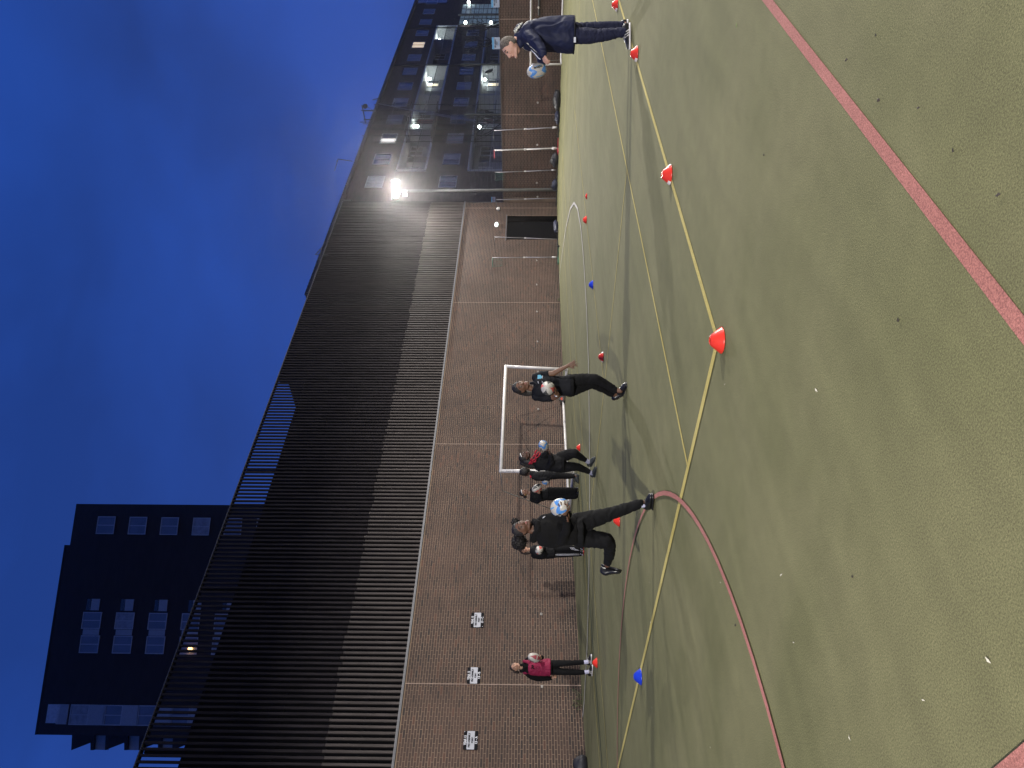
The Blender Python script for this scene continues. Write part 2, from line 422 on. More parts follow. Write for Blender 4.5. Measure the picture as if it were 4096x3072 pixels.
# door recess
rc = MB(); rc.box((XW-.75, DY0-.2, -.1), (XW-.55, DY1+.2, DZ+.2)); rc.build('recess_wall', M_bL, bld)
MB().box((XW-.56, DY1-.0, -.1), (XW-.012, DY1+.1, DZ)).build('jamb', M_bL, bld)
MB().box((XW-.56, DY0-.1, -.1), (XW-.012, DY0, DZ)).build('jamb', M_bL, bld)
M_door = mat('dark blue grey door paint', (.040, .044, .062), .5, var=.12)
dr = MB().box((XW-.55, DY0+.03, .08), (XW-.45, DY1-.35, DZ-.04)).build('door', M_door, bld)
MB().box((XW-.449, DY0+1.02, .12), (XW-.446, DY0+1.03, DZ-.08)).build('meeting_gap', M_dark, dr)
MB().tube([(XW-.45, DY0+1.15, 1.05), (XW-.40, DY0+1.15, 1.05), (XW-.40, DY0+1.28, 1.05)], .011, 8).build('handle', M_galv, dr)
MB().box((XW-.447, DY0+.06, 1.42), (XW-.443, DY0+.33, 1.62)).build('notice', mat('pale blue notice', (.5, .56, .70), .5), dr)
for k in range(4):
    MB().box((XW-.4425, DY0+.09, 1.46+k*.035), (XW-.4405, DY0+.28-.03*(k % 2), 1.475+k*.035)).build('notice_print', mat('blue print', (.05, .09, .3), .5), dr)
MB().box((XW-.012, DY0-.08, DZ+.005), (XW+.014, DY1+.08, DZ+.045)).build('lintel', M_flash, bld)
# expansion joints in the brickwork
for px in (2740, 1778, 1210, 832):
    p = WX(2150, px, XW)
    MB().box((XW-.02, p.y-.007, 0), (XW+.003, p.y+.007, 4.34)).build('movement_joint', mat('pale sealant', (.34, .25, .20), .7), bld)
# flashing at the foot of the slats
MB().box((XW-.05, -3, 4.352), (XW+.055, 31.45, 4.375)).box((XW+.045, -3, 4.372), (XW+.055, 31.45, 4.41)).build('flashing', M_flash, bld)
# slats
ZT = 10.24; ZM = 6.0
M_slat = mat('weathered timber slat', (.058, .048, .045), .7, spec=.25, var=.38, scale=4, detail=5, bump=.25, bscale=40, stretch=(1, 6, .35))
M_slat2 = mat('upper timber slat in painted shade', (.028, .024, .026), .8, spec=.08, var=.4, scale=4, detail=5, bump=.25, bscale=40, stretch=(1, 6, .35))  # upper boards darker, with the shade above the lamp cut-off in the colour
PITCH = .14
def slat_mesh(h, m):
    w = .058; d = .045; c = .004
    V = []; Fc = []
    pr = [(-d, 0), (0-c, 0), (0, c), (0, w-c), (-c, w), (-d, w)]
    for z in (0, h):
        V += [(a, b, z) for a, b in pr]
    for k in range(6): Fc.append((k, (k+1) % 6, 6+(k+1) % 6, 6+k))
    Fc.append((5, 4, 3, 2, 1, 0)); Fc.append((6, 7, 8, 9, 10, 11))
    return V, Fc
small = MB(); nsl = int((31.45+3)/PITCH); cnt = 0
lowm = {}; 
def slat_part(h, m, nm):
    k = (round(h, 2), nm)
    if k not in lowm:
        v, f = slat_mesh(h, m); me = bpy.data.meshes.new('slat'); me.from_pydata(v, [], f); me.materials.append(m); lowm[k] = me
    return lowm[k]
restL, restU = MB(), MB()
for i in range(nsl):
    y = -3+i*PITCH+.03
    zj = ZM+random.choice((0, 0, 0, .02, -.03, .05))
    vis = y > 5.8
    o1 = XW+.045+random.uniform(-.002, .003); o2 = XW+.036+random.uniform(-.002, .003)
    if vis and cnt < 186:
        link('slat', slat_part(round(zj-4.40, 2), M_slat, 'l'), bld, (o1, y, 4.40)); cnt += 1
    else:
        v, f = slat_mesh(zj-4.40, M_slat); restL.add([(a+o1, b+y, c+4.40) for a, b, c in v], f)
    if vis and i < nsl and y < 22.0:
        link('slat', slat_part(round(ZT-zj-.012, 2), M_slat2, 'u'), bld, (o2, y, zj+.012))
    else:
        v, f = slat_mesh(ZT-zj-.012, M_slat2); restU.add([(a+o2, b+y, c+zj+.012) for a, b, c in v], f)
restL.build('lower_slat_run', M_slat, bld, kind='stuff'); restU.build('upper_slat_run', M_slat2, bld, kind='stuff')
# wall behind the slats; open parapet band along the near part
M_back = mat('black membrane', (.006, .006, .007), .9, spec=.05)
YO = WX(970, 1517, XW).y
MB().box((XW-.25, -3, 4.35), (XW-.03, YO, 9.28)).box((XW-.25, YO, 4.35), (XW-.03, 31.4, ZT-.03)).build('backing_wall', M_back, bld)
for z in (5.2, 6.0, 7.2, 8.4, 9.24):
    MB().box((XW-.03, -3, z-.025), (XW-.006, 31.4, z+.025)).build('batten', M_back, bld)
MB().box((XW-.03, -3, ZT-.055), (XW-.012, 31.45, ZT-.01)).build('batten', M_back, bld)
MB().box((XW-.04, -3, ZT), (XW+.05, 31.45, ZT+.022)).build('coping_rail', M_flash, bld)
y = -2.0
while y < YO:
    MB().box((XW-.10, y-.03, 9.28), (XW-.035, y+.03, ZT-.06)).build('parapet_post', M_back, bld); y += 4.2
MB().box((XW-14, -3, -.1), (XW-.31, 31.4, 8.9)).build('core', M_back, bld)
MB().box((XW-14.2, YO, 8.9), (XW-.26, 31.4, 9.9)).build('roof_plant_room', M_back, bld)
# corner post board of the slatted upper storey
MB().box((XW-.25, 31.40, 4.38), (XW+.05, 31.47, ZT-.03)).build('corner_board', M_slat2, bld)
MB().tube([(XW-1.2, 31.2, 10.2), (XW-1.2, 31.2, 10.75)], [.16, .13], 8).build('roof_vent', M_back, bld)

bw = thing('brick_wall', 'dark brick boundary wall closing the far end of the pitch below the mesh fence', 'wall', (-8, YB, 0))
brick_field(bw, 'x', XW-.0, 6.0, 2.56, YB, M_bB, [], 300, '', True)
MB().box((XW-.3, YB+.006, -.1), (6.0, YB+.3, 2.555)).build('mortar_bed', M_mortar, bw)
for px in (1209, 458, 76):
    if px > 1000: continue
    p = WY(2120, px, YB)
    MB().box((p.x-.007, YB-.004, 0), (p.x+.007, YB+.02, 2.55)).build('movement_joint', mat('pale sealant2', (.42, .30, .24), .7), bw)
MB().box((XW-.3, YB-.02, 2.557), (6.0, YB+.32, 2.60)).build('coping', mat('dark coping', (.06, .05, .05), .7), bw)

# small white studs along both walls
M_stud = mat('off white plastic', (.34, .31, .28), .6)
n_ = 0
for (x, y, wl, lab) in ((2165, 2457, 'L', 'on the brick wall beside the standing player in the magenta bib'), (2168, 2747, 'L', 'on the movement joint behind the magenta bib'),
        (2150, 1368, 'L', 'on the brick wall right of the large goal'), (2152, 1488, 'L', 'on the brick wall just inside the right post of the goal'),
        (2153, 1638, 'L', 'on the brick wall in the middle of the goal mouth'), (2148, 1248, 'L', 'on the brick wall midway between goal and door'), (2147, 1140, 'L', 'on the brick wall between joint and netball post'),
        (2147, 1043, 'L', 'on the brick wall beside the green netted post'), (2150, 787, 'B', 'on the back wall left of the mast'),
        (2147, 731, 'B', 'on the back wall just right of the mast'), (2149, 579, 'B', 'on the back wall behind the red and white post'), (2151, 410, 'B', 'on the back wall above the dark bags'), (2158, 32, 'B', 'on the back wall behind the man')):
    p = WX(x, y, XW) if wl == 'L' else WY(x, y, YB)
    t = thing('wall_anchor', 'small off-white anchor plate '+lab, 'wall anchor', p, 'white anchor plates along the walls')
    if wl == 'L':
        MB().box(p+Vector((0, -.032, -.026)), p+Vector((.02, .032, .026))).build('plate', M_stud, t)
        MB().tube([p+Vector((.03, 0, 0)), p+Vector((.06, 0, 0)), p+Vector((.06, 0, .03))], .008, 6).build('hook', M_galv, t)
    else:
        MB().tube([p+Vector((0, 0, 0)), p+Vector((0, -.03, 0))], .045, 12).build('plate', M_stud, t)
        MB().tube([p+Vector((0, -.03, 0)), p+Vector((0, -.06, 0)), p+Vector((0, -.06, .03))], .008, 6).build('hook', M_galv, t)

# ------------------------------------------------------------------ lettering
def text_mesh(s, size, bold=.0):
    cu = bpy.data.curves.new('t', 'FONT'); cu.body = s; cu.size = size; cu.align_x = 'CENTER'; cu.align_y = 'CENTER'; cu.offset = bold; cu.resolution_u = 3
    o = bpy.data.objects.new('t', cu); COL.objects.link(o)
    dg = bpy.context.evaluated_depsgraph_get(); me = bpy.data.meshes.new_from_object(o.evaluated_get(dg))
    v = [x.co.copy() for x in me.vertices]; f = [tuple(p.vertices) for p in me.polygons]
    bpy.data.objects.remove(o); bpy.data.curves.remove(cu); bpy.data.meshes.remove(me)
    return v, f
def lettering(parent, s, size, c, ux, uz, out, m, bold=.0, name='lettering', width=None):
    v, f = text_mesh(s, size, bold); k = 1
    if width:
        xs = [p.x for p in v]; k = width/(max(xs)-min(xs))
    MB().add([c+ux*(p.x*k)+uz*p.y+out for p in v], f).build(name, m, parent)
M_ink = mat('black ink', (.006, .006, .008), .7, spec=.1)
M_wp = mat('white print', (.45, .45, .5), .4)
def assembly_sign(px, letter, lab):
    c = WX(px[0], px[1], XW)+Vector((.012, 0, 0)); t = thing('fire_sign', lab, 'sign', c, 'fire assembly signs on the brick wall')
    ux = Vector((0, 1, 0)); w, h = .205, .165
    MB().obox(c, ux*w, Z0*h, Vector((.006, 0, 0))).build('board', M_ink, t)
    MB().obox(c+Vector((.007, 0, -.0)), ux*w, Z0*.088, Vector((.002, 0, 0))).build('white_panel', mat('white panel', (.30, .31, .36), .45), t)
    o = Vector((.0095, 0, 0))
    lettering(t, 'YEAR 13', .082, c+Z0*.125, ux, Z0, o-Vector((.002, 0, 0)), M_wp, .003, width=.22)
    lettering(t, 'FIRE ASSEMBLY', .06, c+Z0*.035, ux, Z0, o+Vector((.001, 0, 0)), M_ink, .003, width=.33)
    lettering(t, 'POINT', .06, c-Z0*.04, ux, Z0, o+Vector((.001, 0, 0)), M_ink, .003, width=.13)
    lettering(t, '13 - '+letter, .078, c-Z0*.128, ux, Z0, o-Vector((.002, 0, 0)), M_wp, .003, width=.17)
    for dy, dz in (((-.185, -.14),) if letter == 'C' else ((.19, .15),) if letter == 'A' else ()):
        MB().ell(c+Vector((.008, dy, dz)), Vector((.006, 0, 0)), Vector((0, .011, 0)), Vector((0, 0, .011)), 8, 6).build('screw_cap', M_wp, t)
assembly_sign((1910, 2481), 'C', 'black and white fire assembly sign lettered 13 - C, rightmost of the three')
assembly_sign((1896, 2703), 'B', 'black and white fire assembly sign lettered 13 - B, beside the movement joint')
assembly_sign((1883, 2962), 'A', 'black and white fire assembly sign lettered 13 - A, leftmost of the three')
def fence_sign(px, w, h, lab, lines, col):
    c = WY(px[0], px[1], YB-.06); t = thing('fence_sign', lab, 'sign', c, 'signs fixed on the mesh fence')
    ux = Vector((1, 0, 0)); out = Vector((0, -1, 0))
    MB().obox(c, ux*w, Z0*h, out*.005).build('board', col, t)
    MB().obox(c+Z0*h*.74+out*.006, ux*w, Z0*h*.24, out*.001).build('blue_band', mat('sky blue print', (.10, .30, .55), .5), t)
    for s, dz, ww in lines:
        lettering(t, s, h*.42, c+Z0*dz*h, ux, Z0, out*.0075, M_ink if dz > -.5 else mat('sky blue print', (.1, .3, .55)), .002, width=ww)
MS1 = mat('pale sign board', (.30, .35, .46), .5)
fence_sign((1984, 173), .235, .165, 'pale blue and white fire assembly sign on the fence above the man', (('FIRE ASSEMBLY', .18, .34), ('POINT', -.25, .15), ('10 - A', -.68, .14)), MS1)
fence_sign((1981, 4), .235, .165, 'pale blue and white sign cut by the edge of the picture', (('FIRE ASSEMBLY', .18, .34), ('POINT', -.25, .15)), MS1)
fence_sign((1973, 799), .15, .10, 'faded lilac notice on the fence beside the corner of the slatted building', (('NOTICE', .1, .17),), mat('faded lilac board', (.22, .23, .36), .5))

# bulkhead light and camera above the door
p = WX(1986, 900, XW)
t = thing('bulkhead_light', 'white oval bulkhead light on the brick above the dark door', 'light', p)
MB().ell(p+Vector((.03, 0, 0)), Vector((.05, 0, 0)), Vector((0, .19, 0)), Vector((0, 0, .085)), 20, 12).build('diffuser', mat('lit opal diffuser', (.85, .95, .95), .4, emit=1.4, ecol=(.85, 1, .98)), t, True)
MB().ell(p+Vector((.008, 0, 0)), Vector((.02, 0, 0)), Vector((0, .21, 0)), Vector((0, 0, .1)), 20, 8).build('base', M_white, t, True)
p = WX(1994, 843, XW)
t = thing('security_camera', 'white dome security camera high on the brick right of the door', 'camera', p)
MB().tube([p, p+Vector((.1, 0, 0))], .03, 10).build('bracket', M_white, t)
MB().ell(p+Vector((.11, 0, 0)), Vector((.08, 0, 0)), Vector((0, .08, 0)), Vector((0, 0, .10)), 14, 10).build('housing', M_white, t, True)
MB().ell(p+Vector((.12, 0, -.06)), Vector((.055, 0, 0)), Vector((0, .055, 0)), Vector((0, 0, .06)), 12, 8).build('dome', M_glass, t, True)

# ------------------------------------------------------------------ mesh fence on the back wall
ft = thing('mesh_fence', 'tall dark twin-wire mesh fence standing on the far brick wall', 'fence', (-8, YB+.15, 2.6))
M_wire = mat('dark green coated wire', (.045, .055, .06), .4, metal=.4)
yf = YB+.10
FT = 4.15
wv = MB(); x = XW+.1
while x < 6:
    wv.add([(x-.0022, yf, 2.6), (x+.0022, yf-.003, 2.6), (x+.0022, yf+.003, 2.6), (x-.0022, yf, FT), (x+.0022, yf-.003, FT), (x+.0022, yf+.003, FT)], [(0, 1, 4, 3), (1, 2, 5, 4), (2, 0, 3, 5)]); x += .05
wv.build('vertical_wires', M_wire, ft, kind='stuff')
z = 2.7
while z < FT+.01:
    MB().box((XW+.1, yf-.010, z-.004), (6, yf-.004, z+.004)).build('wire', M_wire, ft); z += .2
for px in (812, 458, 258, 60):
    x = WY(1950, px, yf).x
    MB().box((x-.03, yf+.004, 2.6), (x+.03, yf+.064, FT+.1)).build('fence_post', M_wire, ft)
x = WY(1950, 258, yf).x
# ------------------------------------------------------------------ netball posts
def netball(px_base, px_top, col, r, lab, ringcol, net=False, pad=True, wide=False):
    g = G(*px_base)
    for _ in range(1):
        b = Vector((min(max(g.x, -17.2), 5), min(g.y, 31.55), 0))
    # keep on the same sight line, in front of the walls
    d = ray(*px_base); t1 = 1.0
    k = min((31.5)/d.y, (XW+.35)/d.x)
    b = CAM+d*min(k, (0-HC)/d.z); gz = Hz(b.x, b.y)
    top = CAM+ray(*px_top)*depth(b)
    b.z = gz
    t = thing('netball_post', lab, 'netball post', b, 'netball posts stored along the walls')
    mid = b+(top-b)*.52
    MB().tube([b+Vector((0, 0, .05)), mid], r, 12).build('lower_pole', col, t, True)
    MB().tube([mid, top], r*.82, 12).build('upper_pole', col, t, True)
    MB().tube([mid-(top-b)*.015, mid+(top-b)*.015], r*1.35, 12).build('clamp', M_white, t, True)
    # T base with wheels
    L_ = .55 if wide else .38
    bb = MB().box(b+Vector((-L_, -.03, .02)), b+Vector((L_, .03, .06))).box(b+Vector((-.03, -.45, .02)), b+Vector((.03, .03, .06)))
    bb.build('base_frame', ringcol if wide else M_dark, t)
    for sx in (-L_, L_):
        MB().tube([b+Vector((sx, -.035, .045)), b+Vector((sx, .035, .045))], .04, 10).build('wheel', M_dark, t, True)
    if pad: MB().tube([b+Vector((0, 0, .12)), b+Vector((0, 0, .30))], r*1.7, 12).build('sleeve', M_white, t, True)
    # ring
    rc_ = top+Vector((-.05, -.30, -.02)); P = [rc_+Vector((.19*math.cos(a), .19*math.sin(a), 0)) for a in [i*math.pi/10 for i in range(21)]]
    MB().tube(P, .009, 6, cap=False).build('ring', ringcol, t, True)
    MB().tube([top+Vector((0, 0, -.02)), top+Vector((-.02, -.12, -.02))], .011, 6).build('ring_arm', ringcol, t, True)
    if net:
        nb = MB()
        for i in range(8):
            a0 = i*2*math.pi/8
            for sg in (1, -1):
                pts = [rc_+Vector((.19*(1-.35*s)*math.cos(a0+sg*s*.9), .19*(1-.35*s)*math.sin(a0+sg*s*.9), -.42*s)) for s in (0, .33, .66, 1)]
                nb.tube(pts, .0018, 3, cap=False)
        nb.build('net', mat('green net', (.06, .16, .12), .6), t, kind='stuff')
    return t
MG = mat('dull grey post', (.24, .23, .25), .5, metal=.3)
netball((2234, 510), (1974, 522), MG, 0.028, 'grey netball post with a bulky padded head, rightmost along the back wall', M_dark)
netball((2233, 593), (1976, 601), M_white, 0.036, 'thick white netball post on a red base with a red ring', mat('red painted steel', (.45, .03, .06), .4), wide=True)
netball((2225, 680), (1980, 690), MG, 0.021, 'thin grey netball post with a sagging net, right of the mast', M_dark, net=True)
netball((2222, 793), (1984, 799), MG, 0.016, 'thinnest netball post, between mast and building corner', M_dark, pad=False)
netball((2224, 957), (1978, 948), MG, 0.019, 'netball post in front of the dark door', M_dark, pad=False)
netball((2236, 1029), (1969, 1031), MG, 0.021, 'netball post with a green net on the brick wall left of the door', mat('dark green ring', (.03, .12, .08), .5), net=True, wide=True)
# padded head of the grey post: a hanging brown bag and lamp-like hoop seen against the balcony
# ------------------------------------------------------------------ bags and coats along the walls
M_bag = mat('black nylon', (.016, .016, .022), .55, bump=.4, bscale=25)
M_bag2 = mat('navy nylon', (.02, .024, .05), .5, bump=.4, bscale=25)
def lump(p, sx, sy, sz, m, lab, name='bag', cat='bag', strap=True, group='bags left along the walls'):
    t = thing(name, lab, cat, p, group)
    me = MB().ell(p+Vector((0, 0, sz*.45)), Vector((sx, 0, 0)), Vector((0, sy, 0)), Vector((0, 0, sz*.55)), 20, 12)
    for v in me.v:
        n = noise.noise(v*7+p)*.22+noise.noise(v*19)*.08
        c = p+Vector((0, 0, sz*.4)); q = v-c; v[:] = c+q*(1+n); v.z = max(v.z, p.z+.002)
    me.build('body', m, t, True)
    if strap:
        MB().tube([p+Vector((-sx*.5, -sy*.6, sz*.7)), p+Vector((-sx*.2, -sy*.9, sz*1.15)), p+Vector((sx*.3, -sy*.8, sz*1.1)), p+Vector((sx*.5, -sy*.5, sz*.7))], .012, 6).build('strap', M_dark, t, True)
def gy(px, py, Y): q = WY(px, py, Y); return Vector((q.x, Y, Hz(q.x, Y)))
lump(gy(2240, 398, 31.3), .45, .22, .30, M_bag, 'long black bag by the back wall beneath the anchor plate nearest the man')
lump(gy(2240, 470, 31.4), .30, .2, .22, M_bag2, 'navy bag by the back wall beside the bulky grey post')
lump(gy(2230, 640, 31.4), .34, .2, .34, M_bag, 'upright black bag at the back wall between the red base and the thin post')
lump(gy(2222, 740, 31.4), .26, .18, .28, M_bag2, 'dark blue bag leaning at the foot of the floodlight mast')
q = WX(2234, 905, XW+.4); lump(Vector((q.x, q.y, Hz(q.x, q.y))), .22, .42, .20, M_bag2, 'crumpled dark coat on the ground before the door', 'coat', 'coat', False, 'clothes left on the ground')
q = WX(2320, 3058, XW+.35); lump(Vector((q.x, q.y, Hz(q.x, q.y))), .15, .2, .30, M_bag, 'black bag at the foot of the brick wall at the left end of the view')
q = WX(2278, 2440, XW+.12)
# disc resting on the goal's back bar
q = WX(2250, 1598, XW+.14); t = thing('toy_disc', 'black disc with a red spiral lying against the wall inside the goal', 'disc', q)
MB().tube([q, q+Vector((.03, 0, 0))], .13, 20).build('rim', M_dark, t)
MB().tube([q+Vector((.0, 0, 0)), q+Vector((.034, 0, 0))], .07, 16).build('face', mat('orange red plastic', (.45, .06, .03), .4), t)

# ------------------------------------------------------------------ weeds at the foot of the wall
def weed(px, lab, n=26, s=.16):
    q = WX(px[0], px[1], XW+.06); q.z = Hz(q.x, q.y)
    t = thing('weed', lab, 'weed', q, 'weeds at the foot of the wall'); lf = MB(); st = MB()
    for i in range(n):
        a = random.uniform(0, 6.28); h = random.uniform(.3, 1)*s*1.5; r_ = random.uniform(.1, 1)*s
        b = q+Vector((abs(math.cos(a))*r_*.7, math.sin(a)*r_*1.8, h))
        st.tube([q+Vector((0, math.sin(a)*r_*.8, 0)), b], .0022, 3)
        d1 = Vector((random.uniform(-1, 1), random.uniform(-1, 1), random.uniform(-.3, .6))).normalized(); d2 = d1.cross(Vector((.3, .2, 1))).normalized()
        lf.add([b, b+d1*.025+d2*.012, b+d1*.055, b+d1*.025-d2*.012], [(0, 1, 2, 3)])
    lf.build('leaves', mat('weed leaf', (.07, .12, .04), .6), t); st.build('stems', mat('weed stem', (.06, .09, .03), .7), t)
weed((2318, 2800), 'leafy green weed at the foot of the wall left of the bib player')
weed((2246, 1200), 'low weed in the gutter between the goal and the netted post', 14, .07)

# ------------------------------------------------------------------ litter on the turf
lit = [(2903, 1537, 'w'), (2886, 2330, 'w'), (3416, 2306, 'b'), (2520, 730, 'w'), (2950, 100, 'g'), (3060, 620, 'b'), (3390, 240, 'b'), (3520, 400, 'b'), (3680, 431, 'b'), (3510, 140, 'b'), (2600, 2330, 'w'), (2610, 2830, 'w'), (2845, 2990, 'w'),
       (2740, 2810, 'b'), (3820, 600, 'b'), (3960, 2640, 'w'), (3130, 2300, 'w'), (2350, 790, 'b'), (2605, 2490, 'w'), (2560, 2050, 'w'), (2945, 2500, 'b'), (3270, 1560, 'w'), (3600, 1280, 'b'), (3180, 2570, 'w'), (4000, 780, 'b'), (3700, 2800, 'w'), (3405, 2950, 'w'), (2480, 900, 'w')]
mw_ = mat('pale plant scrap', (.5, .47, .38), .7); mb_ = mat('dark leaf scrap', (.03, .022, .016), .8); mg_ = mat('green blade', (.18, .22, .08), .7)
for (x, y, k) in lit:
    g = G(x, y); g.z += .004; s = random.uniform(.35, .8)
    a = random.uniform(0, 6.28); d1 = Vector((math.cos(a), math.sin(a), 0)); d2 = Vector((-math.sin(a), math.cos(a), 0))
    ln, wd = ((.022, .006) if k == 'w' else (.02, .013) if k == 'b' else (.04, .009)); ln *= s; wd *= s
    mb2 = MB().add([g-d1*ln, g-d1*ln*.2+d2*wd+Z0*.006, g+d1*ln+Z0*.004, g-d1*ln*.1-d2*wd+Z0*.002, g+Z0*.012*s], [(0, 1, 4), (1, 2, 4), (2, 3, 4), (3, 0, 4), (0, 3, 2, 1)])
    o = mb2.build('leaf_scrap', {'w': mw_, 'b': mb_, 'g': mg_}[k], None, loc=g)
    near_ = ['between the nearest cone and the red arc', 'inside the red arc left of the blue cone', 'dark one alone in the left foreground', 'near the door, far away', 'beside the toe cone of the man', 'between the two rows of cones', 'close to the red line at right', 'right of centre beyond the red line', 'further down beyond the red line', 'upper right near the red line', 'near the thin red curve', 'left of the blue cone', 'at the left edge of the turf', 'below the blue cone', 'in the right foreground corner',
     'in the left foreground corner', 'inside the big arc', 'far away beyond the white arc', 'behind the blue cone', 'behind the striding player', 'under the yellow line at left', 'in the centre of the empty turf', 'beside the red line at centre', 'left of the red arc', 'at the far right foreground', 'low in the left foreground', 'at the lower left edge', 'near the far blue cone']
    lb = {'w': 'pale scrap of dead plant lying on the turf', 'b': 'small dark leaf scrap lying on the turf', 'g': 'curled green leaf on the turf right of the red line'}[k]
    lb = {'w': 'pale dead plant scrap ', 'b': 'small dark leaf scrap ', 'g': 'curled green leaf '}[k]+near_[lit.index((x, y, k))]
    tag(o, lb, 'leaf', 'scraps of leaf on the turf')

# ------------------------------------------------------------------ marker cones
cone_mats = {'r': mat('red marker plastic', (.62, .035, .018), .32, var=.06, coords='obj'), 'b': mat('blue marker plastic', (.012, .035, .42), .28, var=.06, coords='obj'), 'w': mat('white rubbed rim', (.75, .68, .64), .5)}
def cone_mesh(col):
    # saucer cone: wide foot, sloping side, open top
    n = 40; prof = [(.118, 0), (.121, .003), (.116, .008), (.080, .042), (.052, .066), (.036, .074), (.030, .075), (.028, .072), (.044, .062), (.075, .036), (.108, .004)]
    V = [Vector((r*math.cos(2*math.pi*k/n), r*math.sin(2*math.pi*k/n), z)) for r, z in prof for k in range(n)]
    Fc = [(i*n+k, i*n+(k+1) % n, (i+1)*n+(k+1) % n, (i+1)*n+k) for i in range(len(prof)-1) for k in range(n)]
    return MB().add(V, Fc).mesh('cone_body', cone_mats[col], smooth=True)
cone_me = {c: cone_mesh(c) for c in 'rb'}
def rim_mesh(a0, a1):
    n = 14; V = []; Fc = []
    for k in range(n+1):
        a = a0+(a1-a0)*k/n; jw = random.uniform(.0, .007)
        for r_, z in ((.1225, .0015), (.1215, .009), (.104-jw, .024+jw*.8)): V.append((r_*math.cos(a), r_*math.sin(a), z))
        if k:
            for q in (0, 1): Fc.append(((k-1)*3+q, k*3+q, k*3+q+1, (k-1)*3+q+1))
    return MB().add(V, Fc).mesh('worn_rim', cone_mats['w'], smooth=True)
cones = [((1334, 10), 'r', 1, 'red marker cone on the yellow line behind the man, at the edge of the picture', .8), ((1377, 116), 'r', 1, 'red marker cone just in front of the man\'s toes', .8),
         ((1449, 377), 'r', 1, 'red marker cone on the yellow line between the man and the nearest cone', .8), ((1560, 735), 'r', 0, 'nearest and largest red marker cone, at the corner of the yellow lines', .8),
         ((1267, 475), 'r', 0, 'small red marker cone left of the white arc\'s tip', .8), ((1268, 424), 'r', 0, 'flattened far red marker cone near the white arc', .6),
         ((1281, 615), 'b', 0, 'small blue marker cone on the far yellow line', .8), ((1303, 771), 'r', 1, 'red marker cone to the right of the running woman\'s knee', .8),
         ((1253, 967), 'r', 0, 'tiny red marker cone behind the player with the red ribbons', .8), ((1338, 1124), 'r', 0, 'red marker cone half hidden behind the striding player', .8),
         ((1385, 1462), 'b', 0, 'blue marker cone on the long yellow line at left', .8), ((1290, 1432), 'r', 0, 'red marker cone at the toes of the player in the bib', .8)]
KD = 4096/2212
for (cx, cy), col, worn, lab, sc_ in cones:
    g = G(cx*KD, cy*KD); g.z = Hz(g.x, g.y)+.004
    t = thing('marker_cone', lab, 'marker cone', g, 'marker cones on the turf')
    b_ = link('cone_body', cone_me[col], t, g)
    b_.scale = (sc_, sc_, 1.12 if sc_ > .7 else .5)
    if worn:
        base_a = math.atan2(R0.y, R0.x)
        for da in (0, math.pi):
            w_ = link('worn_rim', rim_mesh(base_a+da-.75, base_a+da+.55), t, g); w_.scale = (sc_, sc_, 1.12)

# ------------------------------------------------------------------ goals
def bar(mb, a, b, r=.04): mb.tube([a, b], r, 14)
gx, gy0, gy1 = -15.45, 13.12, 17.08
z0, z1 = Hz(gx, gy0), Hz(gx, gy1)
def goal_big():
    tl = WX(2003, 1884, gx); tr = WX(2023, 1466, gx); bl = Vector((gx, tl.y, z0+.05)); br = Vector((gx+.0, gy1+.05, z1+.05))
    bkl = Vector((XW+.16, gy0-.1, Hz(XW+.3, gy0)+.05)); bkr = Vector((XW+.16, gy1+.7, Hz(XW+.3, gy1)+.05))
    t = thing('football_goal', 'white tubular goal frame without net standing before the left brick wall', 'goal', bl)
    bar(MB(), bl, tl, .048); m1 = MB(); m1.tube([bl, tl], .048, 14); m1.build('post', M_white, t, True)
    m1 = MB(); m1.tube([br, tr], .048, 14); m1.build('post', M_white, t, True)
    m1 = MB(); m1.tube([tl+Vector((0, -.045, 0)), tr+Vector((0, .045, 0))], .046, 14); m1.build('crossbar', M_white, t, True)
    m1 = MB(); m1.tube([bkl, bkr], .04, 12); m1.build('back_bar', M_white, t, True)
    m1 = MB(); m1.tube([bl, bkl], .04, 12); m1.build('ground_bar', M_white, t, True)
    m1 = MB(); m1.tube([br, bkr], .04, 12); m1.build('ground_bar', M_white, t, True)
    for top, bk in ((tl, bkl), (tr, bkr)):
        d = Vector((bk.x-top.x, 0, 0))
        k = top+d*.42+Vector((0, (bk.y-top.y)*.3, 0))
        MB().tube([top, k-Vector((0, 0, .02)), k+(bk-k)*.08, bk], .013, 8).build('net_support', M_galv, t, True)
    # hand painted marks on the near ground bar and post
    mk = MB()
    for i in range(7):
        u = .30+i*.055; p = bl+(bkl-bl)*u; s = Vector((R0.x, R0.y, 0))
        c = p-F0*.0415+Z0*.004
        mk.obox(c, (bkl-bl).normalized()*.005, Z0*.024, F0*.001)
        if i % 2: mk.obox(c+(bkl-bl).normalized()*.018+Z0*.02, (bkl-bl).normalized()*.018, Z0*.004, F0*.001)
    for i in range(6):
        c = bl+(tl-bl)*(.80+i*.022)-F0*.0492
        mk.obox(c, R0*.016, Z0*.005, F0*.001)
        if i % 2: mk.obox(c+R0*.012+Z0*.012, R0*.004, Z0*.012, F0*.001)
    mk.build('painted_marks', M_ink, t)
goal_big()
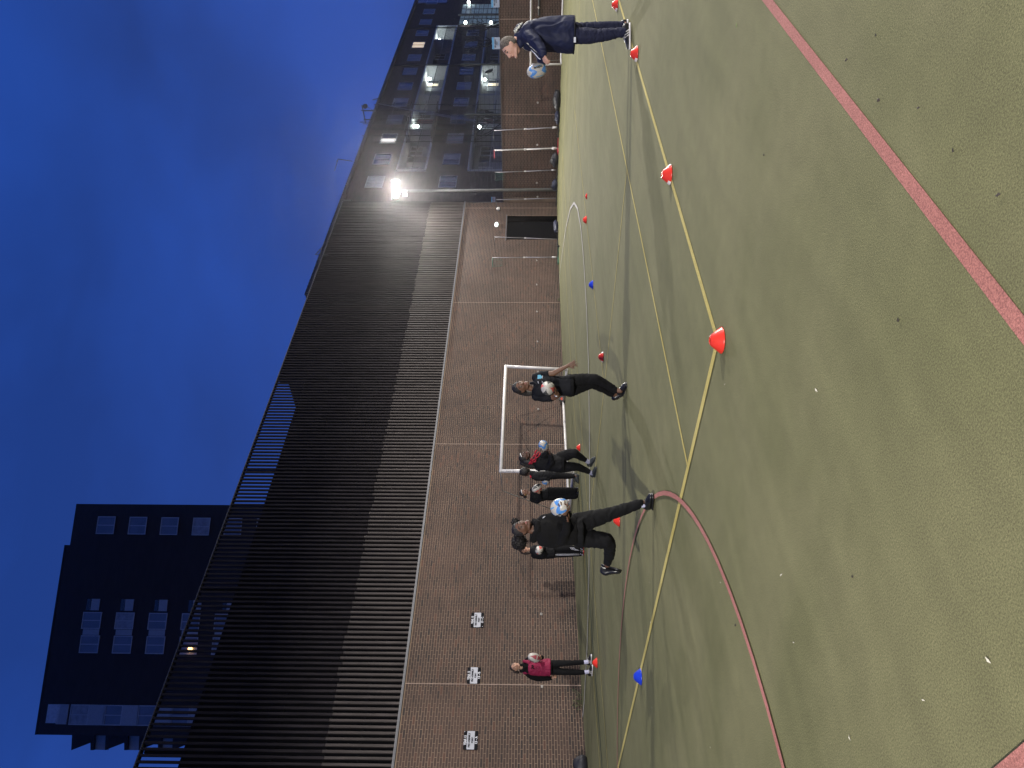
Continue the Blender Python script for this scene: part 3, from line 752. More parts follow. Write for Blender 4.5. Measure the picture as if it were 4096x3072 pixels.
def goal_small():
    a = G(2247, 252); a = Vector((a.x, 31.25, .03)); b = Vector((-6.0, 31.25, .03)); h = 1.26
    t = thing('football_goal', 'low white five-a-side goal at the back wall behind the man', 'goal', a)
    for p in (a, b): MB().tube([p, p+Vector((0, 0, h))], .04, 12).build('post', M_white, t, True)
    MB().tube([a+Vector((-.04, 0, h)), b+Vector((.04, 0, h))], .04, 12).build('crossbar', M_white, t, True)
    MB().tube([a, a+Vector((.1, .5, 0)), b+Vector((-.1, .5, 0)), b], .036, 12).build('back_bar', M_white, t, True)
    for p in (a, b): MB().tube([p+Vector((0, 0, h)), p+Vector((0, .25, h-.05)), p+Vector((0, .5, .05))], .012, 8).build('net_support', M_galv, t, True)
goal_small()
p = WY(2156, 60, YB-.05)
t = thing('drain_pipe', 'thick dark pipe fixed low along the back wall behind the small goal', 'pipe', p)
MB().tube([Vector((p.x, YB-.08, p.z)), Vector((3, YB-.08, p.z))], .05, 12).build('pipe_run', M_dark, t, True)
MB().tube([Vector((p.x+.3, YB-.15, p.z+.02)), Vector((p.x+.3, YB-.12, p.z+.02))], .045, 12).build('end_cap', M_stud, t, True)

# ------------------------------------------------------------------ windows of the far buildings
def window(par, c, ux, out, w, h, panes=2, curtain=False, lit=None, rows=1, nm='window', pane=None):
    # c lower left corner, ux along wall
    fw = .07
    f = MB()
    f.obox(c+ux*w/2+Z0*fw/2+out*.02, ux*w/2, Z0*fw/2, out*.03); f.obox(c+ux*w/2+Z0*(h-fw/2)+out*.02, ux*w/2, Z0*fw/2, out*.03)
    for i in range(panes+1):
        u = fw/2+(w-fw)*i/panes; f.obox(c+ux*u+Z0*h/2+out*.021, ux*fw/2, Z0*(h/2-fw), out*.03)
    for j in range(1, rows):
        f.obox(c+ux*w/2+Z0*(h*j/rows)+out*.0225, ux*(w/2-fw), Z0*fw/2, out*.03)
    fo = f.build(nm, M_frame, par)
    for i in range(panes):
        u = fw+(w-fw)*i/panes+((w-fw)/panes-fw)/2
        m = pane or M_glass
        if curtain is True or (curtain and i in curtain): m = M_curt
        if lit and i in lit: m = lit[i]
        MB().obox(c+ux*u+Z0*h/2+out*.004, ux*((w-fw)/panes-fw+.02)/2, Z0*(h/2-fw+.01), out*.004).build('pane', m, fo)
    return fo
# ---- apartment block beyond the end wall
XA = -26.4
ap = thing('apartment_block', 'long dark brick apartment block with lit recessed balconies beyond the back wall', 'building', (XA, 60, 0))
M_abr = mat('far brickwork', (.056, .040, .042), .9, spec=.2, var=.28, scale=1.1, detail=8, bump=.3, bscale=10, stretch=(1, 1, 4))
M_pale = mat('pale render', (.34, .34, .36), .7, var=.1)
M_slab = mat('pale concrete edge', (.50, .50, .52), .6, var=.12)
AY0, AY1 = 36.0, 104.0; ZR = 14.55
LY0, LY1 = 51.7, 85.2
segs = [(0, 3.25), (5.92, 9.15), (11.36, ZR)]
w_ = MB()
for a, b in segs: w_.box((XA-8, LY0, a), (XA, LY1, b))
w_.box((XA-8, AY0, 0), (XA-.001, LY0, ZR)).box((XA-8, LY1, 0), (XA-.001, AY1, ZR))
w_.build('brick_walls', M_abr, ap)
MB().box((XA-8.2, AY0-.2, ZR), (XA+.28, AY1+.2, ZR+.14)).build('eaves', mat('dark eaves', (.03, .028, .03), .7), ap)
tl_ = MB(); y = AY0-.1
while y < AY1:
    tl_.tube([(XA+.28, y, ZR+.16), (XA+.02, y, ZR+.28)], .07, 6); y += .33
tl_.build('roof_tile_edge', mat('dark roof tile', (.035, .03, .032), .7), ap, kind='stuff')
MB().box((XA-8.2, AY0-.2, ZR+.14), (XA+.1, AY1+.2, ZR+.25)).build('roof', mat('dark roof tile', (.035, .03, .032), .7), ap)
UY = Vector((0, 1, 0)); UX = Vector((1, 0, 0))
M_warm = mat('warm lit room', (.9, .8, .6), .6, emit=.75, ecol=(1, .78, .5)); M_cold = mat('bright lit room', (.9, .9, .85), .6, emit=1.3, ecol=(1, .97, .85))
for i in range(14):
    y = 50.0+3.66*i
    if y > 96: continue
    lit = {0: M_cold} if i == 2 else {1: M_warm, 0: M_warm} if i == 8 else None
    window(ap, Vector((XA, y-.85, 12.12)), UY, UX, 1.75, 1.32, 2, curtain=[True, False, (0,), True, (1,), (0,), True][i % 7], lit=lit)
    if y < 84: window(ap, Vector((XA, y-.85, 6.68)), UY, UX, 1.75, 1.32, 2, curtain=[False, (1,), True, False, (0,), True][i % 6])
M_lamp = mat('lit balcony lamp', (1, 1, 1), .5, emit=34, ecol=(.88, 1, .95))
def loggia(zf, zt, lamps, dark):
    MB().box((XA-1.5, LY0, zf), (XA-1.38, LY1, zt)).build('balcony_back_wall', mat('grey render', (.20, .20, .21), .8), ap)
    MB().box((XA-1.38, LY0, zf-.08), (XA+.12, LY1, zf+.05)).build('balcony_slab', M_slab, ap)
    MB().box((XA-1.38, LY0, zt-.02), (XA+.10, LY1, zt+.10)).build('balcony_soffit', M_slab, ap)
    MB().box((XA-1.38, LY0, zf+.05), (XA+.10, LY0+.12, zt-.02)).build('balcony_end_wall', M_slab, ap)
    MB().box((XA-1.38, LY1-.12, zf+.05), (XA+.10, LY1, zt-.02)).build('balcony_end_wall', M_slab, ap)
    y = LY0+3.66; k = 0
    while y < LY1-1:
        if k % 2 == 1: MB().box((XA-1.38, y-.06, zf+.05), (XA+.02, y+.06, zt-.02)).build('divider', M_pale, ap)
        y += 3.66; k += 1
    y = LY0+.6; k = 0
    while y < LY1-2:
        b = Vector((XA-1.375, y, zf+.06))
        MB().box(b, b+Vector((.03, .9, 2.0))).build('balcony_door', [mat('maroon door', (.12, .02, .03), .5), M_glass, mat('white door', (.4, .4, .42), .5)][k % 3], ap)
        window(ap, b+Vector((.0, 1.15, .85)), UY, UX, 1.6, 1.15, 2, curtain=(k % 2 == 0), lit={0: M_warm} if k in (2, 5) else None)
        y += 3.66; k += 1
    r_ = MB(); y = LY0+.2
    while y < LY1-.1:
        r_.box((XA+.05, y, zf+.05), (XA+.07, y+.022, zf+1.0)); y += .18
    r_.build('balusters', M_dark if dark else M_pale, ap, kind='stuff')
    MB().box((XA+.04, LY0+.1, zf+1.0), (XA+.085, LY1-.1, zf+1.05)).build('handrail', M_dark if dark else M_frame, ap)
    for y in lamps:
        l_ = MB().ell((XA-.9, y, zt-.30), Vector((.13, 0, 0)), Vector((0, .22, 0)), Vector((0, 0, .15)), 12, 8).build('balcony_lamp', M_lamp, ap, True)
        pl = bpy.data.lights.new('balcony_glow', 'POINT'); pl.energy = 16; pl.color = (.85, 1, .95); pl.shadow_soft_size = .15
        po = bpy.data.objects.new('balcony_glow', pl); COL.objects.link(po); po.parent = ap; po.location = Vector((XA-.55, y, zt-.45))-ORG[ap.name]
lampY = [WX(1728, 316, XA-.9).y, WX(1684, 506, XA-.9).y, WX(1762, 160, XA-.9).y]
loggia(9.22, 11.34, lampY, True)
loggia(3.32, 5.90, [WX(1951, 318, XA-.9).y, WX(1930, 508, XA-.9).y], False)
# glazed stair at the far end
sy0 = WX(1900, 97, XA+.05).y; sy1 = WX(1900, 17, XA+.05).y
sz0 = 2.6; sz1 = WX(1846, 50, XA).z
M_stair = mat('lit frosted stair glass', (.4, .46, .46), .5, emit=.10, ecol=(.6, .9, .9), var=.25, scale=.8)
sw = MB().box((XA, sy0, sz0), (XA+.06, sy1, sz1)).build('stair_glazing', M_stair, ap)
for i in range(5):
    yy = sy0+(sy1-sy0)*i/4; MB().box((XA+.06, yy-.05, sz0), (XA+.10, yy+.05, sz1)).build('mullion', M_dark, sw)
for i in range(14):
    zz = sz0+(sz1-sz0)*i/13; MB().box((XA+.062, sy0, zz-.03), (XA+.095, sy1, zz+.03)).build('transom', M_dark, sw)
for (px, py) in ((1862, 90), (1964, 90), (1875, 9)):
    q = WX(px, py, XA+.35); MB().ell(q, Vector((.16, 0, 0)), Vector((0, .3, 0)), Vector((0, 0, .18)), 10, 6).build('stair_lamp', mat('lit stair lamp', (1, 1, 1), .5, emit=14, ecol=(.9, 1, .95)), ap, True)
q0 = WX(1670, 12, XA+.03); q1 = WX(1790, 0, XA+.03)
MB().box((XA, q0.y, q1.z), (XA+.05, q0.y+7, q0.z)).build('end_window', mat('glass with painted sky reflection', (.10, .12, .2), .12, spec=1), ap)  # blue base colour stands in for the reflected sky
for (px, ) in ((575,), (245,)):
    y = WX(1800, px*.452, XA+.1).y
    MB().tube([(XA+.1, y, 2), (XA+.1, y, 14.5)], .07, 8).build('downpipe', M_dark, ap)
for (px, py) in ((1957, 178), (1964, 258), (1958, 290)):
    q = WX(px, py, XA+.15); d_ = thing('satellite_dish', ['dark satellite dish nearest the stair', 'larger dark satellite dish in the middle of the lower balcony', 'grey satellite dish beside the lit doorway'][[178, 258, 290].index(py)], 'satellite dish', q, 'satellite dishes on the lower balcony')
    a_ = Vector((.6, .5, .35)).normalized(); s1 = a_.cross(Z0).normalized(); s2 = s1.cross(a_)
    MB().loft([(q, s1*.05, s2*.05), (q+a_*.05, s1*.28, s2*.28), (q+a_*.12, s1*.42, s2*.42)], 20).build('dish', mat('dark grey dish', (.06, .06, .07), .5), d_, True)
    MB().tube([q, q+a_*.45-Z0*.15], .015, 6).build('feed_arm', M_dark, d_); MB().tube([q, q-Z0*.35, q-Z0*.35-UX*.3], .025, 6).build('mount', M_dark, d_)

# aerials
def aerial(pts, els, lab, w):
    P = [AT(x, y, w) for x, y in pts]; t = thing('aerial', lab, 'aerial', P[0], 'television aerials on the roofs')
    MB().tube(P, .035, 6).build('mast', M_dark, t)
    e = MB()
    for (a, b) in els: e.tube([AT(*a, w), AT(*b, w)], .025, 5)
    e.build('boom', M_dark, t)
aerial([(1410, 645), (1352, 636)], [((1352, 636), (1338, 684)), ((1349, 640), (1346, 648))], 'thin television aerial on the apartment roof above the floodlight', 52)
P_ = thing('roof_gantry', 'dark pole frame with a small dish on the apartment roof edge', 'aerial', AT(1490, 440, 62), 'television aerials on the roofs')
MB().tube([AT(1500, 443, 62), AT(1450, 443, 62)], .06, 6).build('pole', M_dark, P_); MB().tube([AT(1490, 478, 60), AT(1455, 479, 60)], .05, 6).build('pole', M_dark, P_)
MB().tube([AT(1448, 422, 62), AT(1462, 490, 60)], .05, 6).build('cross_pole', M_dark, P_); MB().tube([AT(1522, 392, 62), AT(1490, 400, 62)], .045, 6).build('pole', M_dark, P_)
MB().tube([AT(1495, 443, 62), AT(1465, 425, 62)], .02, 5).build('stay', M_dark, P_)
q = AT(1461, 425, 61.8); MB().ell(q, R0*.22, F0*.08, Z0*.22, 14, 8).build('dish', M_dark, P_, True)
P_ = thing('roof_aerial', 'branched aerial standing behind the slatted roofline', 'aerial', AT(1300, 1010, 30), 'television aerials on the roofs')
MB().tube([AT(1312, 1020, 30), AT(1262, 1018, 30)], .018, 6).build('mast', M_dark, P_)
MB().tube([AT(1262, 1018, 30), AT(1306, 970, 30)], .014, 6).build('boom', M_dark, P_)
for k in range(5):
    c = AT(1268+k*8, 1012-k*9, 30); MB().tube([c-UP*.10+R0*.06, c+UP*.10-R0*.06], .008, 5).build('element', M_dark, P_)
# small gable end and chimney of a roof behind the slatted building's corner
gq = AT(1380, 822, 46)
hs = thing('chimney', 'small dark chimney on a gable peeping over the slatted roofline', 'chimney', gq)
MB().obox(gq-UP*.15, R0*.3, F0*.3, UP*.3).build('gable', mat('dark eaves', (.03, .028, .03), .7), hs)
MB().obox(AT(1370, 832, 46), R0*.1, F0*.1, UP*.22).build('stack', mat('dark eaves', (.03, .028, .03), .7), hs)

# scaffolding in front of the apartment block
XS = XA+1.3
sc0 = WX(1700, 512, XS).y; sc1 = WX(1700, 418, XS).y
sf = thing('scaffolding', 'dark scaffold poles climbing the apartment block front between the lit lamps', 'scaffolding', (XS, sc0, 0))
for i in range(5):
    y = sc0+(sc1-sc0)*i/4
    for xx in (XS, XS-1.15):
        MB().tube([(xx, y, 0), (xx, y, (14.3, 15.0, 14.2, 15.3, 14.4)[i])], .035, 6).build('upright', M_dark, sf)
    for z in (3.1, 5.6, 9.0, 11.2):
        MB().tube([(XS+.25, y+.03, z), (XS-1.25, y+.03, z)], .03, 5).build('transom_pole', M_dark, sf)
for z in (3.1, 4.1, 5.6, 7.2, 9.0, 10.0, 11.2, 12.6):
    MB().tube([(XS+.04, sc0-.7, z), (XS+.04, sc1+.7, z)], .03, 5).build('ledger', M_dark, sf)
for (a, b, z, z2) in ((0, 2, 3.1, 9.0), (2, 4, 9.0, 14.0), (1, 3, 5.6, 11.2)):
    MB().tube([(XS+.09, sc0+(sc1-sc0)*a/4, z), (XS+.09, sc0+(sc1-sc0)*b/4, z2)], .03, 5).build('brace', M_galv, sf)
for k, z in enumerate((9.05, 5.65)):
    MB().box((XS-1.1, sc0-.5, z), (XS, sc1+.5, z+.05)).build('boards', mat('scaffold board', (.10, .08, .06), .8), sf)
# ---- tower block
TA = AT(301, 2015, 62); te = Vector((-.536, -.844, 0)); tn = Vector((.844, -.536, 0))
def TP(x, y, out=0):
    d = ray(x, y); t = (TA-CAM).dot(tn)/d.dot(tn); p = CAM+d*t
    return p+tn*out
def TUZ(x, y): p = TP(x, y); return (p-TA).dot(te), p.z
tw = thing('tower_block', 'dark tower block rising behind the slatted building against the blue sky', 'building', (TA.x, TA.y, 0))
M_tow = mat('dark tower brickwork', (.018, .012, .013), .9, var=.3, scale=.8, detail=6, stretch=(1, 1, 4))
ztop = (TUZ(301, 2015)[1]+TUZ(161, 2939)[1])/2
ul = TUZ(161, 2939)[0]
base = Vector((TA.x, TA.y, 0))
us = TUZ(267, 2180)[0]
MB().obox(base+te*us/2-tn*7+Z0*ztop/2, te*us/2, tn*6.9, Z0*ztop/2).build('wing', M_tow, tw)
MB().obox(base+te*(us+ul)/2-tn*7+Z0*(ztop+.25)/2, te*(ul-us)/2, tn*7, Z0*(ztop+.25)/2).build('main_block', M_tow, tw)
MB().obox(base+te*(us+ul)/2-tn*.02+Z0*(ztop+.31), te*(ul-us)/2, tn*.08, Z0*.06).build('parapet', M_tow, tw)
c7 = lambda x, y: (100+x*.452, 1900+y*.452)
c8 = lambda x, y: (100+x*.452, 2400+y*.452)
M_tcurt = mat('blue lit curtain glass', (.16, .17, .21), .3, spec=1, var=.25, scale=1.2)
M_tpane = mat('pane with painted dusk reflection', (.12, .13, .17), .3, spec=1, var=.2, scale=.9)  # pale blue base colour stands in for the dusk sky's reflection
M_tpan = mat('pale spandrel panel', (.30, .31, .34), .5, var=.08)
def twin(a, b, panes, rows=1, cur=False):
    (u0, z1_), (u1, z0_) = TUZ(*a), TUZ(*b)
    if u0 > u1: u0, u1 = u1, u0
    if z0_ > z1_: z0_, z1_ = z1_, z0_
    c = base+te*u0+Z0*z0_+tn*.01
    return window(tw, c, te, tn, u1-u0, z1_-z0_, panes, curtain=cur, pane=M_tpane)
def tpanel(a, b, m=None, nm='spandrel_panel', th=.03):
    (u0, z1_), (u1, z0_) = TUZ(*a), TUZ(*b)
    MB().obox(base+te*(u0+u1)/2+Z0*(z0_+z1_)/2+tn*th, te*abs(u1-u0)/2, Z0*abs(z1_-z0_)/2, tn*th).build(nm, m or M_tpan, tw)
for i in range(7):
    dx = 281*i
    twin(c7(650+dx, 366+i*4), c7(785+dx, 523+i*4), 2, cur=(i == 3))
for i in range(6):
    dx = 300*i
    tpanel(c7(585+dx, 1096+i*4), c7(655+dx, 1198+i*4)); tpanel(c7(556+dx, 1096+i*4), c7(582+dx, 1198+i*4), M_glass, 'vent_pane')
for i in range(6):
    dx = 291*i
    a, b = c7(512+dx, 1212+i*4), c7(655+dx, 1576+i*4)
    mid = 1212+(1576-1212)*.40
    twin(c7(520+dx, 1212+i*4), c7(665+dx, 1362+i*4), 2, cur=(i == 1))
    tpanel(c7(518+dx, 1364+i*4), c7(655+dx, 1416+i*4))
    twin(c7(500+dx, 1418+i*4), c7(645+dx, 1577+i*4), 2, cur=(i == 4))
tpanel(c8(210, 922), c8(293, 1090), mat('glass with painted sky brightness', (.45, .46, .5), .1, spec=1), 'roof_room_window')  # brightness of the sky is put into this pane's base colour
tpanel(c8(300, 922), c8(368, 1100), M_tpan)
for i in range(5):
    dx = 297*i
    twin(c8(412+dx, 924+i*4), c8(552+dx, 1107+i*4), 2, cur=(i == 0))
    tpanel(c8(575+dx, 926+i*4), c8(700+dx, 1109+i*4))
# projecting balcony fins at the left end
for i in range(5):
    dx = 303*i
    (u0, z1_), (u1, z0_) = TUZ(*c8(550+dx, 1203+i*3)), TUZ(*c8(662+dx, 1358+i*3))
    MB().obox(base+te*(u0+u1)/2+Z0*(z0_+z1_)/2-tn*1.2, te*abs(u1-u0)/2, Z0*abs(z1_-z0_)/2, tn*.06).build('balcony_screen', M_tpan, tw)
    # sloping fin
    pa = [c8(355+dx-5, 1190), c8(530+dx, 1190), c8(525+dx, 1285), c8(345+dx-5, 1357)]
    P = [TP(*q) for q in pa]; Vv = [p-tn*1.0 for p in P]+[p-tn*1.35 for p in P]
    MB().add(Vv, [(0, 1, 2, 3), (7, 6, 5, 4), (0, 4, 5, 1), (1, 5, 6, 2), (2, 6, 7, 3), (3, 7, 4, 0)]).build('balcony_fin', M_tow, tw)
    P = [TP(*q) for q in (c8(520+dx, 1190), c8(556+dx, 1190), c8(548+dx, 1353), c8(520+dx, 1353))]; Vv = [p-tn*.9 for p in P]+[p-tn*1.4 for p in P]
    MB().add(Vv, [(0, 1, 2, 3), (7, 6, 5, 4), (0, 4, 5, 1), (1, 5, 6, 2), (2, 6, 7, 3), (3, 7, 4, 0)]).build('balcony_post', M_tow, tw)
q = TP(*c7(1470, 1541)); MB().ell(q+tn*.2, te*.25, tn*.1, Z0*.18, 10, 6).build('room_lamp', mat('amber room lamp', (1, .6, .2), .5, emit=5, ecol=(1, .55, .2)), tw)

# ------------------------------------------------------------------ bare trees behind the back wall
M_bark = mat('dark bark', (.035, .03, .028), .9)
def tree(loc, h, lab, seed, spread=.55):
    rnd = random.Random(seed); t = thing('bare_tree', lab, 'tree', loc, 'bare trees behind the back wall')
    tr = MB(); br = MB(); loc = Vector(loc)
    def grow(p, d, ln, r, lvl):
        pts = [p]; rr = [r]; n = 4
        for i in range(n):
            d = (d+Vector((rnd.uniform(-1, 1), rnd.uniform(-1, 1), rnd.uniform(-.4, .8)))*.22).normalized()
            pts.append(pts[-1]+d*ln/n); rr.append(r*(1-.5*(i+1)/n))
        (tr if lvl == 0 else br).tube(pts, rr, 8 if lvl == 0 else 4 if lvl < 3 else 3, cap=False)
        if lvl >= 5: return
        for k in range(3 if lvl < 4 else 2):
            i = rnd.randint(2, n) if lvl else rnd.randint(3, n)
            dd = (d+Vector((rnd.uniform(-1, 1), rnd.uniform(-1, 1), rnd.uniform(-.5, .7)))*spread*1.7).normalized()
            grow(pts[i], dd, ln*rnd.uniform(.58, .8), rr[i]*.74, lvl+1)
    grow(loc, Vector((0, 0, 1)), h*.38, h*.018, 0)
    tr.build('trunk', M_bark, t, True); br.build('crown', M_bark, t)
q = AT(2000, 60, 52); tree((q.x, q.y, -.1), 8.5, 'bare tree in front of the glazed stair at the right edge', 3)
q = AT(2000, 160, 55); tree((q.x, q.y, -.1), 9.0, 'bare tree above the man\'s head, before the balconies', 11)
q = AT(2000, 455, 44); tree((q.x, q.y, -.1), 7.5, 'bare tree between the two lit balcony lamps', 21, .45)
q = AT(1450, 1012, 38)
# ------------------------------------------------------------------ people
def remesh(mb, name, m, parent, vox, smooth=6, fac=.5, fold=0, fscale=9, foldy=1.0):
    me = mb.mesh('tmp', None)
    o = bpy.data.objects.new('tmp', me); COL.objects.link(o)
    md = o.modifiers.new('r', 'REMESH'); md.mode = 'VOXEL'; md.voxel_size = vox; md.use_smooth_shade = True
    ms = o.modifiers.new('s', 'SMOOTH'); ms.iterations = smooth; ms.factor = fac
    dg = bpy.context.evaluated_depsgraph_get(); out = bpy.data.meshes.new_from_object(o.evaluated_get(dg))
    bpy.data.objects.remove(o); bpy.data.meshes.remove(me)
    off = ORG[parent.name]
    if fold:
        nrm = [v.normal.copy() for v in out.vertices]
        for v, n in zip(out.vertices, nrm):
            p = v.co
            q = Vector((p.x*fscale, p.y*fscale, p.z*fscale*foldy))
            w = noise.noise(q+Vector((noise.noise(q*.6)*1.5, 3, noise.noise(q*.6+Vector((9, 0, 0)))*1.5)))
            w = 1-abs(w)*2.6
            v.co = p+n*(fold*w)
    for v in out.vertices: v.co -= off
    out.materials.clear(); out.materials.append(m)
    out.polygons.foreach_set('use_smooth', [True]*len(out.polygons)); out.name = name
    o = bpy.data.objects.new(name, out); COL.objects.link(o); o.parent = parent; reg(o, off); return o
def cloth(name, c, rough=.75, sheen=.0, var=.15):
    return mat(name, c, rough, var=var, scale=14, detail=4, bump=.12, bscale=45, sheen=sheen, spec=.18)
def skinm(name, c): return mat(name, c, .62, var=.08, scale=25, bump=.05, bscale=120)

class Person:
    def __init__(s, crop, w, label, loc_px, scale=1.0):
        s.ox, s.oy, s.k = crop; s.w = w
        g = G(s.ox+loc_px[0]*s.k, s.oy+loc_px[1]*s.k); g.z = Hz(g.x, g.y)
        s.t = thing('person', label, 'person', g); s.m = s.k*w/FPX   # metres per crop pixel
        s.body = MB()
    def P(s, x, y, dd=0): return AT(s.ox+x*s.k, s.oy+y*s.k, s.w+dd)
    def ch(s, pts): return [(s.P(p[0], p[1], p[3] if len(p) > 3 else 0), p[2]*s.m) for p in pts]
    def sec(s, rows, grow=0, k=1):
        out = []
        for r_ in rows:
            dd = r_[4] if len(r_) > 4 else 0
            out.append((s.P(r_[0], r_[1], dd), R0*((r_[2]*s.m)*k+grow), F0*(r_[3]*k+grow)))
        return out
    def dirv(s, a, b):
        v = s.P(*b)-s.P(*a); return v
def face_dir(alpha): a = R(alpha); return (-F0*math.cos(a)+R0*math.sin(a))

def head(p, crown, chin, alpha, pitch=0, dd=0, skin=None, hk=1.0, brow=(.02, .015, .012), lips=(.20, .07, .06)):
    A = p.P(*crown, dd); B = p.P(*chin, dd); up = (A-B).normalized(); hgt = (A-B).length
    sc = hgt/.232
    f = face_dir(alpha)+up*math.tan(R(pitch)); f = (f-up*f.dot(up)).normalized(); lf = up.cross(f).normalized()   # person's left
    c = (A+B)/2
    def T(a, b, z): return c+lf*(a*sc)+f*(b*sc)+up*(z*sc)
    mb = p.body
    n1, n2 = 28, 20; V = []; Fc = []
    def surf(a, b, z):
        x = .074*a; y = (.092 if b > 0 else .100)*b; q = .116*z
        if z < -.1:
            t = min(1, (-z-.1)/.9); x *= 1-.34*t*t
            if b < 0: y *= 1-.55*t
            else: y *= 1-.10*t
            if b > .3: q -= .0*t
        if z > 0: y += .006*z*(1 if b < 0 else -1)
        if b > 0 and abs(z) < .75: y -= .004*(1-abs(a))
        return x, y, q
    V.append(T(*surf(0, 0, 1)))
    for j in range(1, n2):
        th = math.pi*j/n2
        for i in range(n1):
            ph = 2*math.pi*i/n1
            V.append(T(*surf(math.cos(ph)*math.sin(th), math.sin(ph)*math.sin(th), math.cos(th))))
    V.append(T(*surf(0, 0, -1)))
    for i in range(n1): Fc.append((0, 1+i, 1+(i+1) % n1))
    for j in range(n2-2):
        for i in range(n1): Fc.append((1+j*n1+i, 1+(j+1)*n1+i, 1+(j+1)*n1+(i+1) % n1, 1+j*n1+(i+1) % n1))
    e = len(V)-1; b0 = 1+(n2-2)*n1
    for i in range(n1): Fc.append((e, b0+(i+1) % n1, b0+i))
    mb.add(V, Fc)
    cp = lambda a, b, r1, r2: mb.capsule(T(*a), T(*b), r1*sc, r2*sc, 10)
    cp((0, .086, .012), (0, .108, -.030), .009, .014)          # nose
    cp((-.012, .094, -.034), (.012, .094, -.034), .009, .009)  # nostrils
    cp((-.036, .074, .030), (.036, .074, .030), .012, .012)    # brow ridge
    cp((-.040, .058, -.020), (-.030, .066, -.028), .018, .014); cp((.040, .058, -.020), (.030, .066, -.028), .018, .014)
    cp((-.016, .084, -.060), (.016, .084, -.060), .011, .011)  # mouth mound
    cp((-.012, .074, -.096), (.012, .074, -.096), .017, .017)  # chin
    cp((-.054, .010, -.070), (-.018, .070, -.094), .014, .014); cp((.054, .010, -.070), (.018, .070, -.094), .014, .014)
    for sg in (-1, 1):
        mb.ell(T(sg*.077, -.004, -.006), lf*.010*sc, f*.019*sc, up*.031*sc, 10, 8)
        mb.ell(T(sg*.083, -.012, .004), lf*.006*sc, f*.016*sc, up*.020*sc, 10, 8)
    p.hd = (T, sc, lf, f, up, c)
    ew = MB(); ir = MB()
    for sg in (-1, 1):
        ew.ell(T(sg*.031, .0795, .008), lf*.014*sc, f*.010*sc, up*.0075*sc, 10, 8)
        ir.ell(T(sg*.031, .0865, .008), lf*.0065*sc, f*.005*sc, up*.0065*sc, 8, 6)
    p.feat = lambda: (ew.build('eyes', mat('eye white', (.07, .065, .06), .5), p.t, True), ir.build('irises', mat('dark iris', (.015, .01, .008), .2), p.t, True),
                      MB().chain([(T(-.049, .074, .030), .004*sc), (T(-.032, .087, .037), .005*sc), (T(-.015, .087, .033), .004*sc)]).chain([(T(.049, .074, .030), .004*sc), (T(.032, .087, .037), .005*sc), (T(.015, .087, .033), .004*sc)]).build('eyebrows', mat('brow %.3f' % brow[0], brow, .8), p.t, True),
                      MB().chain([(T(-.023, .083, -.060), .003*sc), (T(0, .0955, -.055), .006*sc), (T(.023, .083, -.060), .003*sc)]).chain([(T(-.020, .083, -.064), .003*sc), (T(0, .094, -.067), .007*sc), (T(.020, .083, -.064), .003*sc)]).build('lips', mat('lips %.3f' % lips[0], lips, .45), p.t, True))
    return T, sc, lf, f, up
def hair_cap(p, m, low=-.02, front=.06, grow=.010, rough=.006, name='hair', extra=None, vox=.009, fs=60):
    T, sc, lf, f, up, c = p.hd
    mb = MB(); n1, n2 = 30, 16; V = []; Fc = []
    # closed shell: an ellipsoid a little larger than the skull, cut by shifting it up and back
    mb.ell(T(0, -.016, .020), lf*(.077+grow)*sc, f*(.094+grow)*sc, up*(.106+grow)*sc, 28, 18)
    keep = []
    for v in mb.v:
        q = v-c; b = q.dot(f)/sc; z = q.dot(up)/sc
        # hairline: pull everything in front of and below the line into the skull
        lim = front if b > .03 else low-.05*max(0, -b)*4
        t = min(1, max(0, (b+.0)/.07)); lim = low*(1-t)+front*t
        if b < -.02: lim = low-.055
        if z < lim:
            v[:] = T(0, -.01, 0)+(v-T(0, -.01, 0))*.86
        nn = noise.noise(v*fs)*rough*sc; v[:] = v+(v-c).normalized()*nn
    if extra: extra(mb)
    return remesh(mb, name, m, p.t, vox, 2, fold=rough*.5, fscale=fs)
def hand(mb, wrist, d, pn, sc=1.0, curl=.5, thumb=1, spread=.12):
    """palm with five fingers; d along the hand, pn out of the palm, thumb=+-1 side"""
    d = d.normalized(); pn = (pn-d*pn.dot(d)).normalized(); sd = d.cross(pn)*thumb
    L_ = .082*sc
    mb.loft([(wrist-d*.01*sc, sd*.026*sc, pn*.019*sc), (wrist+d*.02*sc, sd*.030*sc, pn*.017*sc), (wrist+d*.055*sc, sd*.040*sc, pn*.016*sc), (wrist+d*L_, sd*.041*sc, pn*.013*sc), (wrist+d*(L_+.008*sc), sd*.034*sc, pn*.009*sc)], 16)
    for i, (o, ln) in enumerate(((.030, .066), (.0105, .074), (-.010, .069), (-.029, .054))):
        b = wrist+d*(L_-.006*sc)+sd*o*sc; fd = (d+sd*(o/.03)*spread).normalized(); a = 0
        for k, fr_ in enumerate((.44, .32, .24)):
            a += curl*(.55 if k == 0 else .75)
            v = fd*math.cos(a)+pn*math.sin(a); e = b+v*ln*fr_*sc
            mb.capsule(b, e, (.0098-.0010*k)*sc, (.0090-.0010*k)*sc, 8); b = e
    b = wrist+d*.022*sc+sd*.026*sc; v = (d*.75+sd*.75+pn*.25).normalized(); e = b+v*.036*sc
    mb.capsule(b, e, .0135*sc, .0115*sc, 8); v2 = (d*.95+sd*.30+pn*(.25+curl*.4)).normalized(); mb.capsule(e, e+v2*.030*sc, .0112*sc, .0095*sc, 8)
